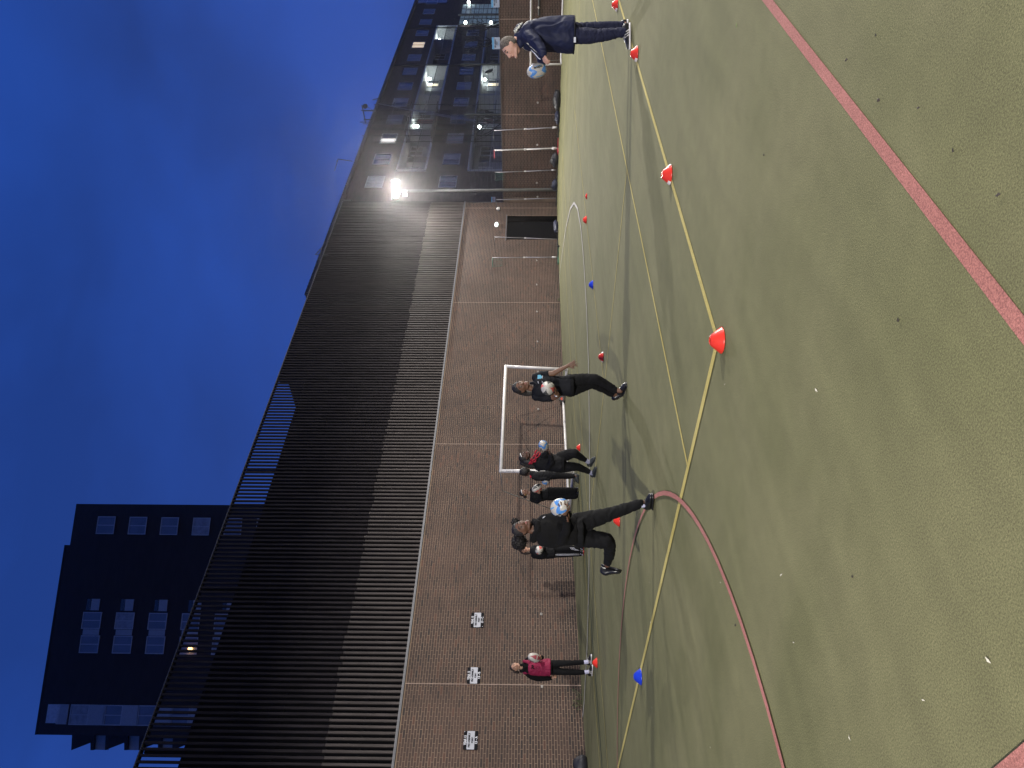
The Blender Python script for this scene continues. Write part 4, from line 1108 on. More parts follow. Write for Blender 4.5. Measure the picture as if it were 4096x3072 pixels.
def shoe(p, heel, toe, upv, m_up, m_sole, w=.046, hh=.075, sl=.024, stripes=None, name='shoe'):
    f = (toe-heel); L_ = f.length; f.normalize(); upv = (upv-f*upv.dot(f)).normalized(); s = f.cross(upv).normalized()
    if L_ < .235: heel = heel-f*(.235-L_)*.4; toe = heel+f*.235; L_ = .235
    prof = ((0, .55, .70), (.03, .74, .95), (.14, .86, 1.10), (.30, .84, 1.18), (.48, .88, .86), (.68, 1.0, .62), (.86, .88, .47), (.96, .6, .36), (1.0, .25, .22))
    mb = MB(); mb.loft([(heel+f*u*L_+upv*(sl*.7+h*hh/2), s*w*a, upv*h*hh/2) for u, a, h in prof], 18)
    o = remesh(mb, name, m_up, p.t, .008, 3)
    MB().loft([(heel+f*u*L_+upv*sl*.5, s*(w*a+.004), upv*sl*.5) for u, a, h in prof], 18).build('sole', m_sole, o, True)
    mk = MB()
    for u in (.36, .44, .52, .60):      # laces
        c = heel+f*u*L_+upv*(sl*.7+hh*(1.06-(u-.36)*1.7))
        mk.capsule(c-s*w*.42, c+s*w*.42, .004, .004, 6)
    mk.build('laces', stripes or m_up, o, True)
    if stripes:
        st = MB()
        for u in (.30, .40, .50):
            for sg in (-1, 1):
                a = heel+f*(u*L_)+upv*sl+s*sg*(w*.90); b = heel+f*((u+.10)*L_)+upv*(sl+hh*.62)+s*sg*(w*.74)
                st.capsule(a, b, .006, .005, 6)
        st.build('stripes', stripes, o, True)
    return o

# ---- rugby balls
def ball_mat(kind):
    nm = 'rugby ball '+kind
    if nm in MATS: return MATS[nm]
    m = bpy.data.materials.new(nm); m.use_nodes = True; t = m.node_tree; l = t.links.new; b = t.nodes['Principled BSDF']; b.inputs['Roughness'].default_value = .42
    tc = N(t, 'ShaderNodeTexCoord'); s = N(t, 'ShaderNodeSeparateXYZ'); l(tc.outputs['Object'], s.inputs[0])
    def M(op, a, bb=None, cc=None):
        n = N(t, 'ShaderNodeMath', operation=op)
        for i, q in enumerate((a, bb, cc)):
            if q is None: continue
            if isinstance(q, (int, float)): n.inputs[i].default_value = q
            else: l(q, n.inputs[i])
        return n.outputs[0]
    ang = M('ARCTAN2', s.outputs[1], s.outputs[0]); z = M('ABSOLUTE', s.outputs[2])   # z = long axis
    if kind == 'blue':
        # curved blue patches towards each end, thin grey seam lines
        a4 = M('ABSOLUTE', M('SUBTRACT', M('FRACT', M('ADD', M('DIVIDE', ang, 1.5708), 4.)), .5))
        k = M('MULTIPLY', M('GREATER_THAN', z, M('ADD', .030, M('MULTIPLY', a4, .14))), M('LESS_THAN', z, M('ADD', .100, M('MULTIPLY', a4, .05))))
        col = (.06, .20, .50); extra = M('MULTIPLY', M('GREATER_THAN', M('MULTIPLY', a4, 1.), .452), M('LESS_THAN', z, .05)); c2 = (.10, .28, .52)
    else:
        a4 = M('FRACT', M('ADD', M('DIVIDE', ang, 3.14159), 4.))
        pet = M('SUBTRACT', .145, M('MULTIPLY', M('ABSOLUTE', M('SUBTRACT', M('FRACT', M('MULTIPLY', a4, 2.)), .5)), .0))
        w1 = M('MULTIPLY', M('MULTIPLY', M('COSINE', M('MULTIPLY', z, 10.8)), .30), M('GREATER_THAN', z, .012))
        dd_ = M('ABSOLUTE', M('SUBTRACT', M('FRACT', M('MULTIPLY', a4, 2.)), .5))
        k = M('MULTIPLY', M('LESS_THAN', dd_, w1), M('LESS_THAN', a4, .5)); extra = M('MULTIPLY', M('LESS_THAN', dd_, w1), M('GREATER_THAN', a4, .5))
        col = (.55, .08, .07) if kind == 'red' else (.30, .05, .07); c2 = (.035, .04, .04) if kind == 'red' else (.12, .03, .05)
    n = N(t, 'ShaderNodeTexNoise'); n.inputs['Scale'].default_value = 18; l(tc.outputs['Object'], n.inputs['Vector'])
    r = N(t, 'ShaderNodeValToRGB'); r.color_ramp.elements[0].color = (.34, .32, .29, 1); r.color_ramp.elements[1].color = (.48, .46, .42, 1); l(n.outputs[0], r.inputs[0])
    mx = N(t, 'ShaderNodeMix', data_type='RGBA'); l(k, mx.inputs[0]); l(r.outputs[0], mx.inputs[6]); mx.inputs[7].default_value = (*col, 1)
    m2 = N(t, 'ShaderNodeMix', data_type='RGBA'); l(extra, m2.inputs[0]); l(mx.outputs[2], m2.inputs[6]); m2.inputs[7].default_value = (*c2, 1)
    l(m2.outputs[2], b.inputs['Base Color'])
    v = N(t, 'ShaderNodeTexVoronoi'); v.inputs['Scale'].default_value = 160; l(tc.outputs['Object'], v.inputs['Vector']); bp = N(t, 'ShaderNodeBump'); bp.inputs['Strength'].default_value = .4; bp.inputs['Distance'].default_value = .002; l(v.outputs['Distance'], bp.inputs['Height']); l(bp.outputs[0], b.inputs['Normal'])
    MATS[nm] = m; return m
def ball(c, axis, kind, label, spin=0, text=None, textdir=None, flip=1, sz=1.0):
    o = bpy.data.objects.new('rugby_ball', None); COL.objects.link(o); o.location = c; reg(o, c)
    axis = axis.normalized(); q = axis.to_track_quat('Z', 'Y'); q = q @ __import__('mathutils').Quaternion((0, 0, 1), spin)
    o.rotation_mode = 'QUATERNION'; o.rotation_quaternion = q
    tag(o, label, 'rugby ball', 'rugby balls in play')
    a, bb = .142*sz, .094*sz
    n, mm = 32, 24; V = []; Fc = []
    mb = MB().ell(Vector((0, 0, 0)), Vector((bb, 0, 0)), Vector((0, bb, 0)), Vector((0, 0, a)), 36, 28)
    me = mb.mesh('bladder', ball_mat(kind), smooth=True); sh = bpy.data.objects.new('cover', me); COL.objects.link(sh); sh.parent = o
    sm = MB()
    for k in range(4):
        ph = math.pi/4+k*math.pi/2
        sm.tube([Vector((bb*math.sin(u)*math.cos(ph), bb*math.sin(u)*math.sin(ph), a*math.cos(u)))*1.0 for u in [math.pi*(.02+.96*i/16) for i in range(17)]], .0012, 4)
    me = sm.mesh('seams', mat('ball seam', (.25, .24, .22), .6)); s2 = bpy.data.objects.new('seams', me); COL.objects.link(s2); s2.parent = o
    if text:
        # letters wrapped round the ellipsoid, facing textdir (world)
        v, f = text_mesh(text, .056*sz, .002)
        loc_d = q.inverted() @ textdir.normalized(); ph = math.atan2(loc_d.y, loc_d.x)
        out = []
        for p in v:
            zz = p.x*flip; st = p.y*flip; zc = max(-a*.95, min(a*.95, zz)); rr = bb*math.sqrt(1-(zc/a)**2); an = ph-st/bb
            out.append(Vector(((rr+.0012)*math.cos(an), (rr+.0012)*math.sin(an), zc)))
        me = MB().add(out, f).mesh('lettering', M_ink); s3 = bpy.data.objects.new('lettering', me); COL.objects.link(s3); s3.parent = o
    return o

K1 = (1900, 0, .3617); K2 = (1900, 1350, .3617); K3 = (1900, 1750, .3617); K4 = (2000, 2500, .1808)
M_blk = cloth('black jersey', (.0042, .0042, .0055)); M_blk2 = cloth('black fleece', (.0040, .0038, .0042), .95)
M_nvy = cloth('navy padded nylon', (.009, .012, .038), .6, 0, .2); M_nvt = cloth('navy tracksuit', (.012, .014, .036), .75)
M_leg = cloth('black leggings', (.0038, .0038, .0046), .85)
M_shb = mat('black shoe leather', (.009, .009, .010), .35); M_shw = mat('white rubber', (.62, .60, .60), .5); M_shg = mat('dark grey shoe', (.018, .022, .024), .6)
M_sock = cloth('lilac white sock', (.42, .42, .55), .9)
M_hair = mat('black hair', (.010, .008, .008), .55, bump=.8, bscale=160, spec=.4)
M_hairg = mat('short greying hair', (.045, .034, .026), .8, var=.4, scale=60, c2=(.15, .125, .105), bump=.8, bscale=200)
SK1 = skinm('light skin', (.48, .27, .20)); SK2 = skinm('dark brown skin', (.085, .038, .021)); SK3 = skinm('brown skin', (.11, .052, .029)); SK4 = skinm('olive skin', (.36, .20, .135)); SK5 = skinm('deep brown skin', (.065, .030, .019))
def wof(crop, px):
    return depth(G(crop[0]+px[0]*crop[2], crop[1]+px[1]*crop[2]))
SH = .80
# ================= man in the navy coat
w = wof(K1, (1722, 380)); p = Person(K1, w, 'man in a long navy padded coat, seen from the side, throwing a ball', (1722, 380))
coat = [(1092, 385, 187, .21), (1000, 383, 183, .21), (850, 378, 172, .20), (740, 383, 160, .20), (650, 393, 146, .21), (590, 398, 130, .22), (545, 402, 104, .20), (505, 412, 68, .12), (470, 430, 46, .07)]
aL = [(600, 400, 74, -.15), (675, 470, 66, -.22), (735, 555, 52, -.27), (752, 600, 42, -.29)]
aR = [(600, 415, 66, .16), (690, 520, 58, .18), (725, 630, 46, .10), (742, 700, 38, .02)]
lL = [(1040, 395, 84, -.09), (1150, 395, 84, -.09), (1270, 397, 80, -.10), (1360, 396, 68, -.10), (1500, 375, 60, -.10), (1645, 358, 48, -.10)]
lR = [(1040, 330, 78, .08), (1200, 312, 60, .14), (1320, 298, 52, .15), (1450, 288, 48, .15), (1630, 280, 40, .15)]
p.body.loft(p.sec(coat[1:], k=.78)); p.body.chain(p.ch([(520, 420, 46), (462, 440, 42)]))
for a in (aL, aR, lL, lR): p.body.chain(p.ch(a), SH)
T = head(p, (288, 482), (500, 566), -88, 0, 0)
p.body.chain(p.ch([(1590, 362, 38, -.10), (1650, 350, 34, -.10)])); p.body.chain(p.ch([(1590, 282, 36, .15), (1650, 270, 34, .15)]))
wr = p.P(758, 612, -.29); hand(p.body, wr, p.P(800, 730, -.30)-p.P(755, 625, -.29), p.P(800, 620, -.25)-p.P(740, 640, -.30), 1.02, .95, -1)
wr2 = p.P(744, 712, .01); hand(p.body, wr2, p.P(740, 790, -.02)-p.P(750, 720, .02), p.P(690, 740, 0)-p.P(750, 740, 0), .95, .35, 1)
remesh(p.body, 'body', SK1, p.t, .0075, 3); p.feat()
hair_cap(p, M_hairg, low=.012, front=.078, grow=.006, rough=.003, fs=140)
c_ = MB().loft(p.sec(coat)); c_.chain(p.ch(aL)).chain(p.ch(aR)); o = remesh(c_, 'coat', M_nvy, p.t, .011, 6, fold=.009, fscale=10, foldy=.6)
MB().loft(p.sec([(1100, 386, 189, .212), (1086, 386, 190, .214)], grow=.003)).build('hem', cloth('black hem', (.008, .009, .014)), o, True)
MB().loft([(p.P(752, 602, -.29), (p.P(770, 585)-p.P(735, 620)).normalized()*.044, F0*.040), (p.P(758, 612, -.29), (p.P(770, 585)-p.P(735, 620)).normalized()*.042, F0*.038)]).build('cuff', mat('white cuff', (.6, .62, .68), .6), o, True)
MB().tube([p.P(620, 552, -.17), p.P(660, 590, -.21), p.P(700, 640, -.23), p.P(722, 655, -.25)], .006, 6).build('white_piping', mat('white cuff', (.6, .62, .68)), o, True)
MB().chain(p.ch([(470, 395, 40, 0), (505, 440, 50, -.02), (500, 490, 42, 0)])).build('collar', M_nvy, o, True)
hd = MB(); hd.chain(p.ch([(448, 345, 20, .0), (475, 300, 26, .02), (505, 268, 20, .03)])).chain(p.ch([(480, 345, 34, .0), (520, 300, 36, .02)]))
remesh(hd, 'hood', M_nvy, p.t, .011, 3, fold=.006)
hl = MB()
for i in range(9):
    u = i/8; a = p.P(445+65*u, 346-86*u, -.07+.02*math.sin(i*2)); hl.capsule(a-R0*(.014+.006*math.sin(i*3)), a+R0*.012-Z0*.03*((i % 3)-1)*.5, .010, .007, 6)
hl.build('hood_lining', mat('cream patterned lining', (.55, .55, .48), .6, var=.4, scale=40), p.t, True)
tr = MB().chain(p.ch(lL)).chain(p.ch(lR)); remesh(tr, 'trousers', M_nvt, p.t, .011, 5, fold=.008, fscale=11, foldy=2.2)
MB().obox(p.P(1104, 440, -.225), R0*.035, Z0*.014, F0*.002).build('waist_label', mat('white cuff', (.6, .62, .68)), p.t)
shoe(p, p.P(1722, 262, -.10), p.P(1722, 545, -.12), Z0, M_shb, M_shw, .048, .085, .030, M_shw)
shoe(p, p.P(1700, 222, .15), p.P(1690, 470, .17), Z0, M_shb, M_shw, .048, .085, .030, M_shw)
ball(p.P(684, 782, -.04), p.P(770, 748, 0)-p.P(598, 816, 0)+F0*.05, 'blue', 'white and blue rugby ball just leaving the hand of the man in the navy coat', .3, 'mitre', -F0+Z0*.1, -1)

# ================= woman running towards the camera
w = wof(K2, (1683, 580)); p = Person(K2, w+.05, 'woman in a black polo shirt running forward, one arm flung out', (1683, 560))
tor = [(1060, 530, 116, .15), (960, 535, 108, .13), (880, 535, 110, .13), (800, 540, 116, .14), (720, 545, 122, .14), (675, 550, 108, .12), (645, 556, 70, .08)]
aL = [(672, 440, 46, 0), (740, 416, 46, 0), (800, 404, 43, -.02)]; aLs = [(790, 406, 34, -.02), (870, 396, 31, -.05), (950, 352, 25, -.10), (1030, 312, 19, -.12)]
aR = [(672, 650, 48, 0), (760, 662, 50, -.02), (835, 662, 50, -.04)]; aRs = [(825, 662, 38, -.04), (885, 655, 36, -.09), (915, 640, 30, -.18), (905, 622, 25, -.24)]
lL = [(1050, 478, 72, 0), (1200, 460, 62, 0), (1330, 455, 52, -.02), (1440, 512, 46, .04), (1550, 580, 40, .08)]
lR = [(1050, 592, 68, .03), (1180, 548, 60, .10), (1290, 512, 50, .14), (1400, 560, 46, .26), (1510, 622, 38, .36)]
p.body.loft(p.sec(tor, k=.78)); p.body.chain(p.ch([(670, 574, 36), (600, 556, 31, -.02)]))
for a in (aL, aR, lL, lR): p.body.chain(p.ch(a), SH)
p.body.chain(p.ch(aLs)).chain(p.ch(aRs)); p.body.chain(p.ch([(1540, 580, 30, .08), (1610, 590, 27, .06)])).chain(p.ch([(1500, 622, 30, .36), (1560, 630, 28, .38)]))
head(p, (424, 562), (603, 525), 22, 0, -.04)
hand(p.body, p.P(1030, 312, -.12), p.P(1110, 282, -.14)-p.P(1035, 310, -.12), -F0-Z0*.3, .95, .25, 1, .38)
hand(p.body, p.P(905, 620, -.24), p.P(870, 540, -.34)-p.P(905, 625, -.24), p.P(800, 580, -.2)-p.P(890, 590, -.2), .95, .45, 1, .3)
remesh(p.body, 'body', SK3, p.t, .0075, 3); p.feat()
hair_cap(p, M_hair, low=.0, front=.080, grow=.010, rough=.004, extra=lambda mb: mb.chain(p.ch([(500, 600, 34, .04), (560, 618, 30, .06), (618, 622, 24, .06)])))
c_ = MB().loft(p.sec(tor)); c_.chain(p.ch(aL)).chain(p.ch(aR)); o = remesh(c_, 'polo_shirt', cloth('black navy cotton', (.0038, .0042, .007)), p.t, .011, 5, fold=.006, fscale=9, foldy=.7)
cl = MB().chain(p.ch([(640, 600, 16, -.02), (655, 560, 16, -.09), (690, 520, 12, -.12)])).chain(p.ch([(620, 505, 16, -.04), (650, 500, 15, -.09), (690, 520, 10, -.12)])); cl.build('collar', cloth('black navy cotton', (.016, .018, .03)), o, True)
bq = p.P(716, 440, -.135); MB().add([bq+R0*.030+Z0*.03, bq-R0*.022+Z0*.03, bq-R0*.016-Z0*.022, bq+R0*.008-Z0*.034, bq+R0*.034-Z0*.01], [(4, 3, 2, 1, 0)]).build('shirt_badge', mat('sky blue badge', (.10, .36, .52), .5, var=.3, scale=90), o)
MB().tube([p.P(748, 422, -.13), p.P(744, 452, -.145)], .004, 5).tube([p.P(696, 485, -.15), p.P(703, 508, -.155)], .005, 5).tube([p.P(738, 482, -.15), p.P(748, 490, -.152), p.P(742, 502, -.155)], .004, 5).build('badge_print', M_wp, o)
tr = MB().chain(p.ch(lL)).chain(p.ch(lR)).loft(p.sec([(1090, 532, 118, .14), (1020, 532, 112, .14)])); remesh(tr, 'trousers', M_leg, p.t, .011, 5, fold=.006, fscale=9, foldy=2)
MB().tube([p.P(905, 640, -.205), p.P(902, 628, -.225)], .034, 12).build('watch', mat('silver watch', (.5, .5, .5), .3, metal=.8), p.t, True)
shoe(p, p.P(1640, 632, .16), p.P(1690, 508, -.04), Z0*.9+F0*.2-R0*.1, M_shb, M_shb, .046, .08, .022)
shoe(p, p.P(1560, 660, .48), p.P(1650, 598, .34), Z0*.7-F0*.5-R0*.3, M_shb, M_shb, .046, .08, .022)
ball(p.P(806, 560, -.28), -F0+R0*.12+Z0*.12, 'red', 'white rugby ball with red petals held at the running woman\'s chest', .5)

# ================= large striding player in front
w = wof(K3, (1985, 700)); p = Person(K3, w+.06, 'player in a black hoodie with a round afro puff striding across the foreground', (1985, 700))
tor = [(1125, 1018, 150, .165), (1085, 1018, 158, .18), (1000, 1030, 158, .18), (900, 1035, 156, .18), (800, 1030, 152, .18), (735, 1028, 142, .16), (690, 1022, 110, .13), (655, 1020, 72, .09)]
aL = [(750, 915, 62, -.02), (870, 898, 62, -.05), (985, 892, 60, -.10), (1010, 860, 54, -.20), (985, 842, 40, -.31)]
aR = [(745, 1130, 64, 0), (860, 1158, 62, -.05), (960, 1130, 56, -.14), (1015, 1040, 46, -.24), (1020, 950, 38, -.27)]
lL = [(1140, 945, 112, 0), (1280, 908, 98, 0), (1440, 862, 80, 0), (1600, 808, 64, 0), (1740, 762, 55, 0), (1820, 730, 50, 0)]
lR = [(1160, 1098, 112, .02), (1320, 1122, 98, 0), (1440, 1140, 90, -.02), (1482, 1158, 74, .0), (1490, 1250, 64, .14), (1478, 1340, 54, .25), (1468, 1376, 48, .30)]
p.body.loft(p.sec(tor, k=.78)); p.body.chain(p.ch([(670, 1028, 48), (590, 1012, 44)]))
for a in (aL, aR, lL, lR): p.body.chain(p.ch(a), SH)
p.body.chain(p.ch([(1810, 730, 38, 0), (1900, 722, 32, .0)])).chain(p.ch([(1465, 1370, 38, .30), (1462, 1410, 34, .33)]))
head(p, (420, 1030), (628, 960), 38, 0, -.02)
hand(p.body, p.P(992, 845, -.34), p.P(975, 740, -.40)-p.P(992, 845, -.34), F0, 1.08, .22, -1, .42)
hand(p.body, p.P(1022, 945, -.27), p.P(1040, 810, -.27)-p.P(1022, 945, -.27), p.P(960, 850, -.2)-p.P(1040, 850, -.2), 1.0, .35, 1, .2)
remesh(p.body, 'body', SK2, p.t, .0075, 3); p.feat()
hair_cap(p, M_hair, low=.01, front=.082, grow=.008, rough=.005)
def puff(mb, c, r, n=700):
    mb.sph(c, r*.93, 20, 14); rnd = random.Random(4)
    for i in range(n):
        d = Vector((rnd.gauss(0, 1), rnd.gauss(0, 1), rnd.gauss(0, 1))).normalized(); q = c+d*r*rnd.uniform(.86, .97)
        e = Vector((rnd.gauss(0, 1), rnd.gauss(0, 1), rnd.gauss(0, 1)))*.006+d*.004; mb.tube([q, q+e*1.2, q+e*1.2+d*.003-e*.6], .0035, 4)
pf = MB(); puff(pf, p.P(490, 1155, .05), 90*p.m); puff(pf, p.P(446, 935, .10), 44*p.m, 160); pf.build('afro_puffs', M_hair, p.t, True)
c_ = MB().loft(p.sec(tor)); c_.chain(p.ch(aL)).chain(p.ch(aR)); o = remesh(c_, 'hoodie', M_blk2, p.t, .012, 6, fold=.010, fscale=7, foldy=.8)
hd = MB().chain(p.ch([(655, 925, 30, -.02), (700, 950, 34, -.10), (700, 1020, 36, -.12), (660, 1090, 36, -.04), (650, 1120, 44, .06), (650, 1040, 46, .10), (640, 950, 34, .08)])); remesh(hd, 'hood', M_blk2, p.t, .012, 3, fold=.006, fscale=12)
tr = MB().chain(p.ch(lL)).chain(p.ch(lR)).loft(p.sec([(1190, 1022, 172, .17), (1120, 1020, 150, .16)])); remesh(tr, 'trousers', M_leg, p.t, .012, 5, fold=.008, fscale=8, foldy=1.6)
MB().chain(p.ch([(1836, 752, 24, -.02), (1868, 752, 22, -.02)])).build('sock', M_sock, p.t, True); MB().chain(p.ch([(1466, 1372, 36, .30), (1462, 1400, 34, .33)])).build('sock', M_sock, p.t, True)
shoe(p, p.P(1972, 775, .05), p.P(1978, 630, -.13), Z0, M_shb, M_shb, .05, .092, .026)
shoe(p, p.P(1408, 1400, .42), p.P(1622, 1462, .30), -R0*.9-F0*.3+Z0*.35, M_shb, M_shb, .05, .085, .026)
MB().obox(p.P(1590, 1495, .31), Z0*.018, R0*.006, F0*.012).build('sole_glint', mat('painted sole glint', (.7, .9, .85), .2, metal=.6), p.t)  # small pale block standing in for the glint on the lifted sole
MB().tube([p.P(775, 872, -.13), p.P(750, 890, -.15)], .006, 6).tube([p.P(1020, 925, -.2), p.P(1030, 915, -.21)], .004, 6).build('drawcord', M_wp, p.t, True)
ball(p.P(940, 772, -.27), -F0*.9+R0*.35-Z0*.35, 'blue', 'white and blue rugby ball held in both hands by the striding player in front', .2, 'mitre', -F0-R0*.8+Z0*.1, 1)

# ================= player with the red ribbons
w = wof(K2, (1352, 1480)); p = Person(K2, w, 'laughing player in black running with red ribbons round her neck', (1350, 1480))
tor = [(960, 1395, 98, .17), (880, 1390, 94, .16), (800, 1382, 92, .15), (730, 1375, 86, .14), (680, 1372, 68, .12), (645, 1362, 42, .08)]
aL = [(700, 1312, 38, -.03), (760, 1310, 34, -.10), (788, 1272, 28, -.17)]
aR = [(700, 1440, 38, 0), (800, 1440, 36, -.08), (850, 1380, 30, -.20), (835, 1300, 24, -.26)]
lL = [(950, 1325, 66, 0), (1050, 1285, 58, -.08), (1100, 1280, 48, -.12), (1160, 1318, 38, .0), (1215, 1352, 30, .08)]
lR = [(950, 1435, 64, 0), (1070, 1428, 52, -.02), (1140, 1432, 44, .0), (1200, 1458, 36, .05), (1255, 1482, 30, .08)]
p.body.loft(p.sec(tor, k=.78)); p.body.chain(p.ch([(665, 1355, 30), (598, 1338, 26)]))
for a in (aL, aR, lL, lR): p.body.chain(p.ch(a), SH)
p.body.chain(p.ch([(1205, 1348, 22, .08), (1265, 1385, 20, .10)])).chain(p.ch([(1250, 1480, 22, .08), (1305, 1510, 20, .10)]))
head(p, (494, 1340), (612, 1290), 58, 0, -.03)
hand(p.body, p.P(788, 1270, -.18), p.P(785, 1200, -.24)-p.P(788, 1270, -.18), -p.dirv((760, 1200), (800, 1200))-F0*.2, .9, .4, -1, .3)
hand(p.body, p.P(832, 1298, -.27), p.P(815, 1210, -.27)-p.P(832, 1300, -.26), Z0, .9, .4, 1, .3)
remesh(p.body, 'body', SK5, p.t, .0075, 3); p.feat()
hair_cap(p, M_hair, low=-.02, front=.07, grow=.012, rough=.005, extra=lambda mb: mb.chain(p.ch([(530, 1385, 34, .03), (590, 1412, 32, .05), (660, 1425, 22, .05)])).chain(p.ch([(560, 1370, 30, -.05), (630, 1390, 22, -.10)])))
c_ = MB().loft(p.sec(tor)); c_.chain(p.ch(aL)).chain(p.ch(aR)); o = remesh(c_, 'jacket', M_blk, p.t, .012, 5, fold=.008, fscale=9)
rb = MB()
for k in range(3):
    pts = [p.P(595+20*k+u*95+8*math.sin(u*13+k*2), 1395-u*(150-k*14)+7*math.cos(u*17+k), -.13-.05*math.sin(u*3.1)-.02*k) for u in [i/14 for i in range(15)]]
    rb.tube(pts, [(.013+.006*math.sin(i*1.7+k)) for i in range(15)], 6)
rb.build('red_ribbons', cloth('red ribbon', (.26, .012, .025), .7), p.t, True)
tr = MB().chain(p.ch(lL)).chain(p.ch(lR)); tr.loft(p.sec([(985, 1385, 102, .16), (930, 1392, 98, .16)])); remesh(tr, 'leggings', M_leg, p.t, .012, 5, fold=.005, fscale=9)
for a in ([(1212, 1350, 26, .08), (1258, 1380, 24, .10)], [(1262, 1484, 26, .08), (1298, 1506, 24, .10)]): MB().chain(p.ch(a)).build('sock', cloth('grey lilac sock', (.24, .24, .32), .9), p.t, True)
T, sc, lf, f, up, c = p.hd
MB().chain([(T(-.055, .070, .062), .007), (T(0, .098, .066), .008), (T(.055, .070, .062), .007)]).build('headband', mat('white headband', (.6, .6, .6), .6), p.t, True)
shoe(p, p.P(1282, 1420, .18), p.P(1332, 1325, .04), Z0-R0*.5, M_shg, M_shg, .045, .08, .024); shoe(p, p.P(1330, 1542, .14), p.P(1350, 1432, .0), Z0, M_shg, M_shg, .045, .08, .024)
ball(p.P(757, 1196, -.26), -F0+R0*.5+Z0*.2, 'blue', 'white and blue rugby ball in the hands of the player with the red ribbons', 1.1, 'mitre', -F0+Z0*.4, 1)

# ================= player behind her, turned away
w = wof(K2, (1152, 1560)); p = Person(K2, w, 'player turned away to the left, partly hidden behind the red ribbons player', (1152, 1560))
tor = [(880, 1522, 46, .13), (810, 1522, 50, .14), (740, 1530, 54, .15), (680, 1535, 52, .15), (635, 1520, 46, .12), (605, 1502, 28, .08)]
aR = [(655, 1545, 26, -.10), (725, 1565, 24, -.12), (778, 1560, 20, -.13), (812, 1572, 15, -.13)]
aL = [(655, 1540, 26, .10), (725, 1560, 24, .12), (780, 1566, 20, .12), (812, 1578, 15, .10)]
lL = [(880, 1528, 40, .08), (980, 1528, 34, .08), (1090, 1532, 26, .10)]; lR = [(880, 1524, 40, -.08), (980, 1532, 34, -.06), (1085, 1535, 26, -.05)]
p.body.loft(p.sec(tor, k=.78)); p.body.chain(p.ch([(620, 1502, 18), (590, 1497, 17)]))
for a in (aL, aR, lL, lR): p.body.chain(p.ch(a), SH)
p.body.chain(p.ch([(1080, 1532, 18, .10), (1120, 1530, 17, .10)])).chain(p.ch([(1075, 1534, 18, -.05), (1125, 1532, 17, -.05)]))
head(p, (508, 1486), (600, 1500), -105, 0, 0)
hand(p.body, p.P(812, 1574, -.13), -R0*.8-Z0*.3, Z0, .85, .5, 1); hand(p.body, p.P(812, 1580, .10), -R0*.8-Z0*.2, Z0, .85, .5, -1)
remesh(p.body, 'body', SK5, p.t, .0075, 3); p.feat()
hair_cap(p, M_hair, low=-.04, front=.06, grow=.034, rough=.005, extra=lambda mb: mb.chain(p.ch([(540, 1475, 34, .02), (585, 1478, 28, .03)])))
c_ = MB().loft(p.sec(tor)); c_.chain(p.ch(aL)).chain(p.ch(aR)); o = remesh(c_, 'jacket', M_blk, p.t, .012, 5, fold=.007, fscale=9)
MB().chain(p.ch([(612, 1530, 7, -.12), (618, 1545, 8, -.14), (612, 1555, 5, -.12)])).build('red_collar', cloth('red ribbon', (.42, .02, .04)), p.t, True)
tr = MB().chain(p.ch(lL)).chain(p.ch(lR)); remesh(tr, 'leggings', M_leg, p.t, .012, 5, fold=.004)
shoe(p, p.P(1150, 1512, -.05), p.P(1152, 1614, -.05), Z0, M_shg, M_shg, .045, .085, .024); shoe(p, p.P(1130, 1500, .12), p.P(1130, 1600, .12), Z0, M_shg, M_shg, .045, .085, .024)
ball(p.P(788, 1575, .0), -R0+Z0*.55, 'blue', 'blue and white rugby ball just showing beyond the hip of the player turned away', .4)

# ================= standing player with headband
w = wof(K3, (1140, 620)); p = Person(K3, w, 'player in loose black tracksuit and white headband standing before the goal', (1140, 622))
tor = [(815, 622, 66, .13), (745, 640, 62, .13), (690, 640, 66, .13), (640, 632, 62, .12), (610, 624, 36, .08)]
aR = [(632, 688, 26, 0), (690, 706, 25, -.04), (730, 684, 22, -.14), (712, 625, 15, -.24)]; aL = [(632, 578, 24, .0), (690, 566, 22, -.02), (722, 566, 19, -.12), (705, 570, 14, -.22)]
lL = [(820, 594, 46, 0), (940, 592, 42, 0), (1040, 590, 38, 0), (1100, 590, 36, 0)]; lR = [(820, 652, 46, 0), (940, 648, 42, 0), (1040, 646, 38, 0), (1105, 645, 36, 0)]
p.body.loft(p.sec(tor, k=.78)); p.body.chain(p.ch([(622, 620, 17), (576, 612, 16)]))
for a in (aL, aR, lL, lR): p.body.chain(p.ch(a), SH)
p.body.chain(p.ch([(1095, 590, 18), (1120, 588, 17)])).chain(p.ch([(1100, 645, 18), (1125, 640, 17)]))
head(p, (497, 618), (588, 602), 48, 0, 0)
hand(p.body, p.P(711, 622, -.25), p.P(695, 560, -.34)-p.P(711, 622, -.25), F0*.8-Z0*.1, .9, .4, 1, .3); hand(p.body, p.P(706, 572, -.2), -F0*.6-Z0*.5, R0*-1, .85, .4, -1)
remesh(p.body, 'body', SK4 if False else skinm('mid brown skin', (.24, .125, .08)), p.t, .0075, 3); p.feat()
hair_cap(p, M_hair, low=-.0, front=.075, grow=.008, rough=.003, extra=lambda mb: mb.sph(p.P(556, 656, .03), 19*p.m))
T, sc, lf, f, up, c = p.hd
MB().chain([(T(-.07, .04, .055), .008), (T(-.05, .075, .060), .008), (T(0, .098, .062), .009), (T(.05, .075, .060), .008), (T(.07, .04, .055), .008)]).build('headband', mat('white headband', (.6, .6, .6)), p.t, True)
MB().sph(T(-.086, 0, -.035), .02, 10, 8).build('earring', mat('gold', (.6, .38, .1), .3, metal=.8), p.t, True)
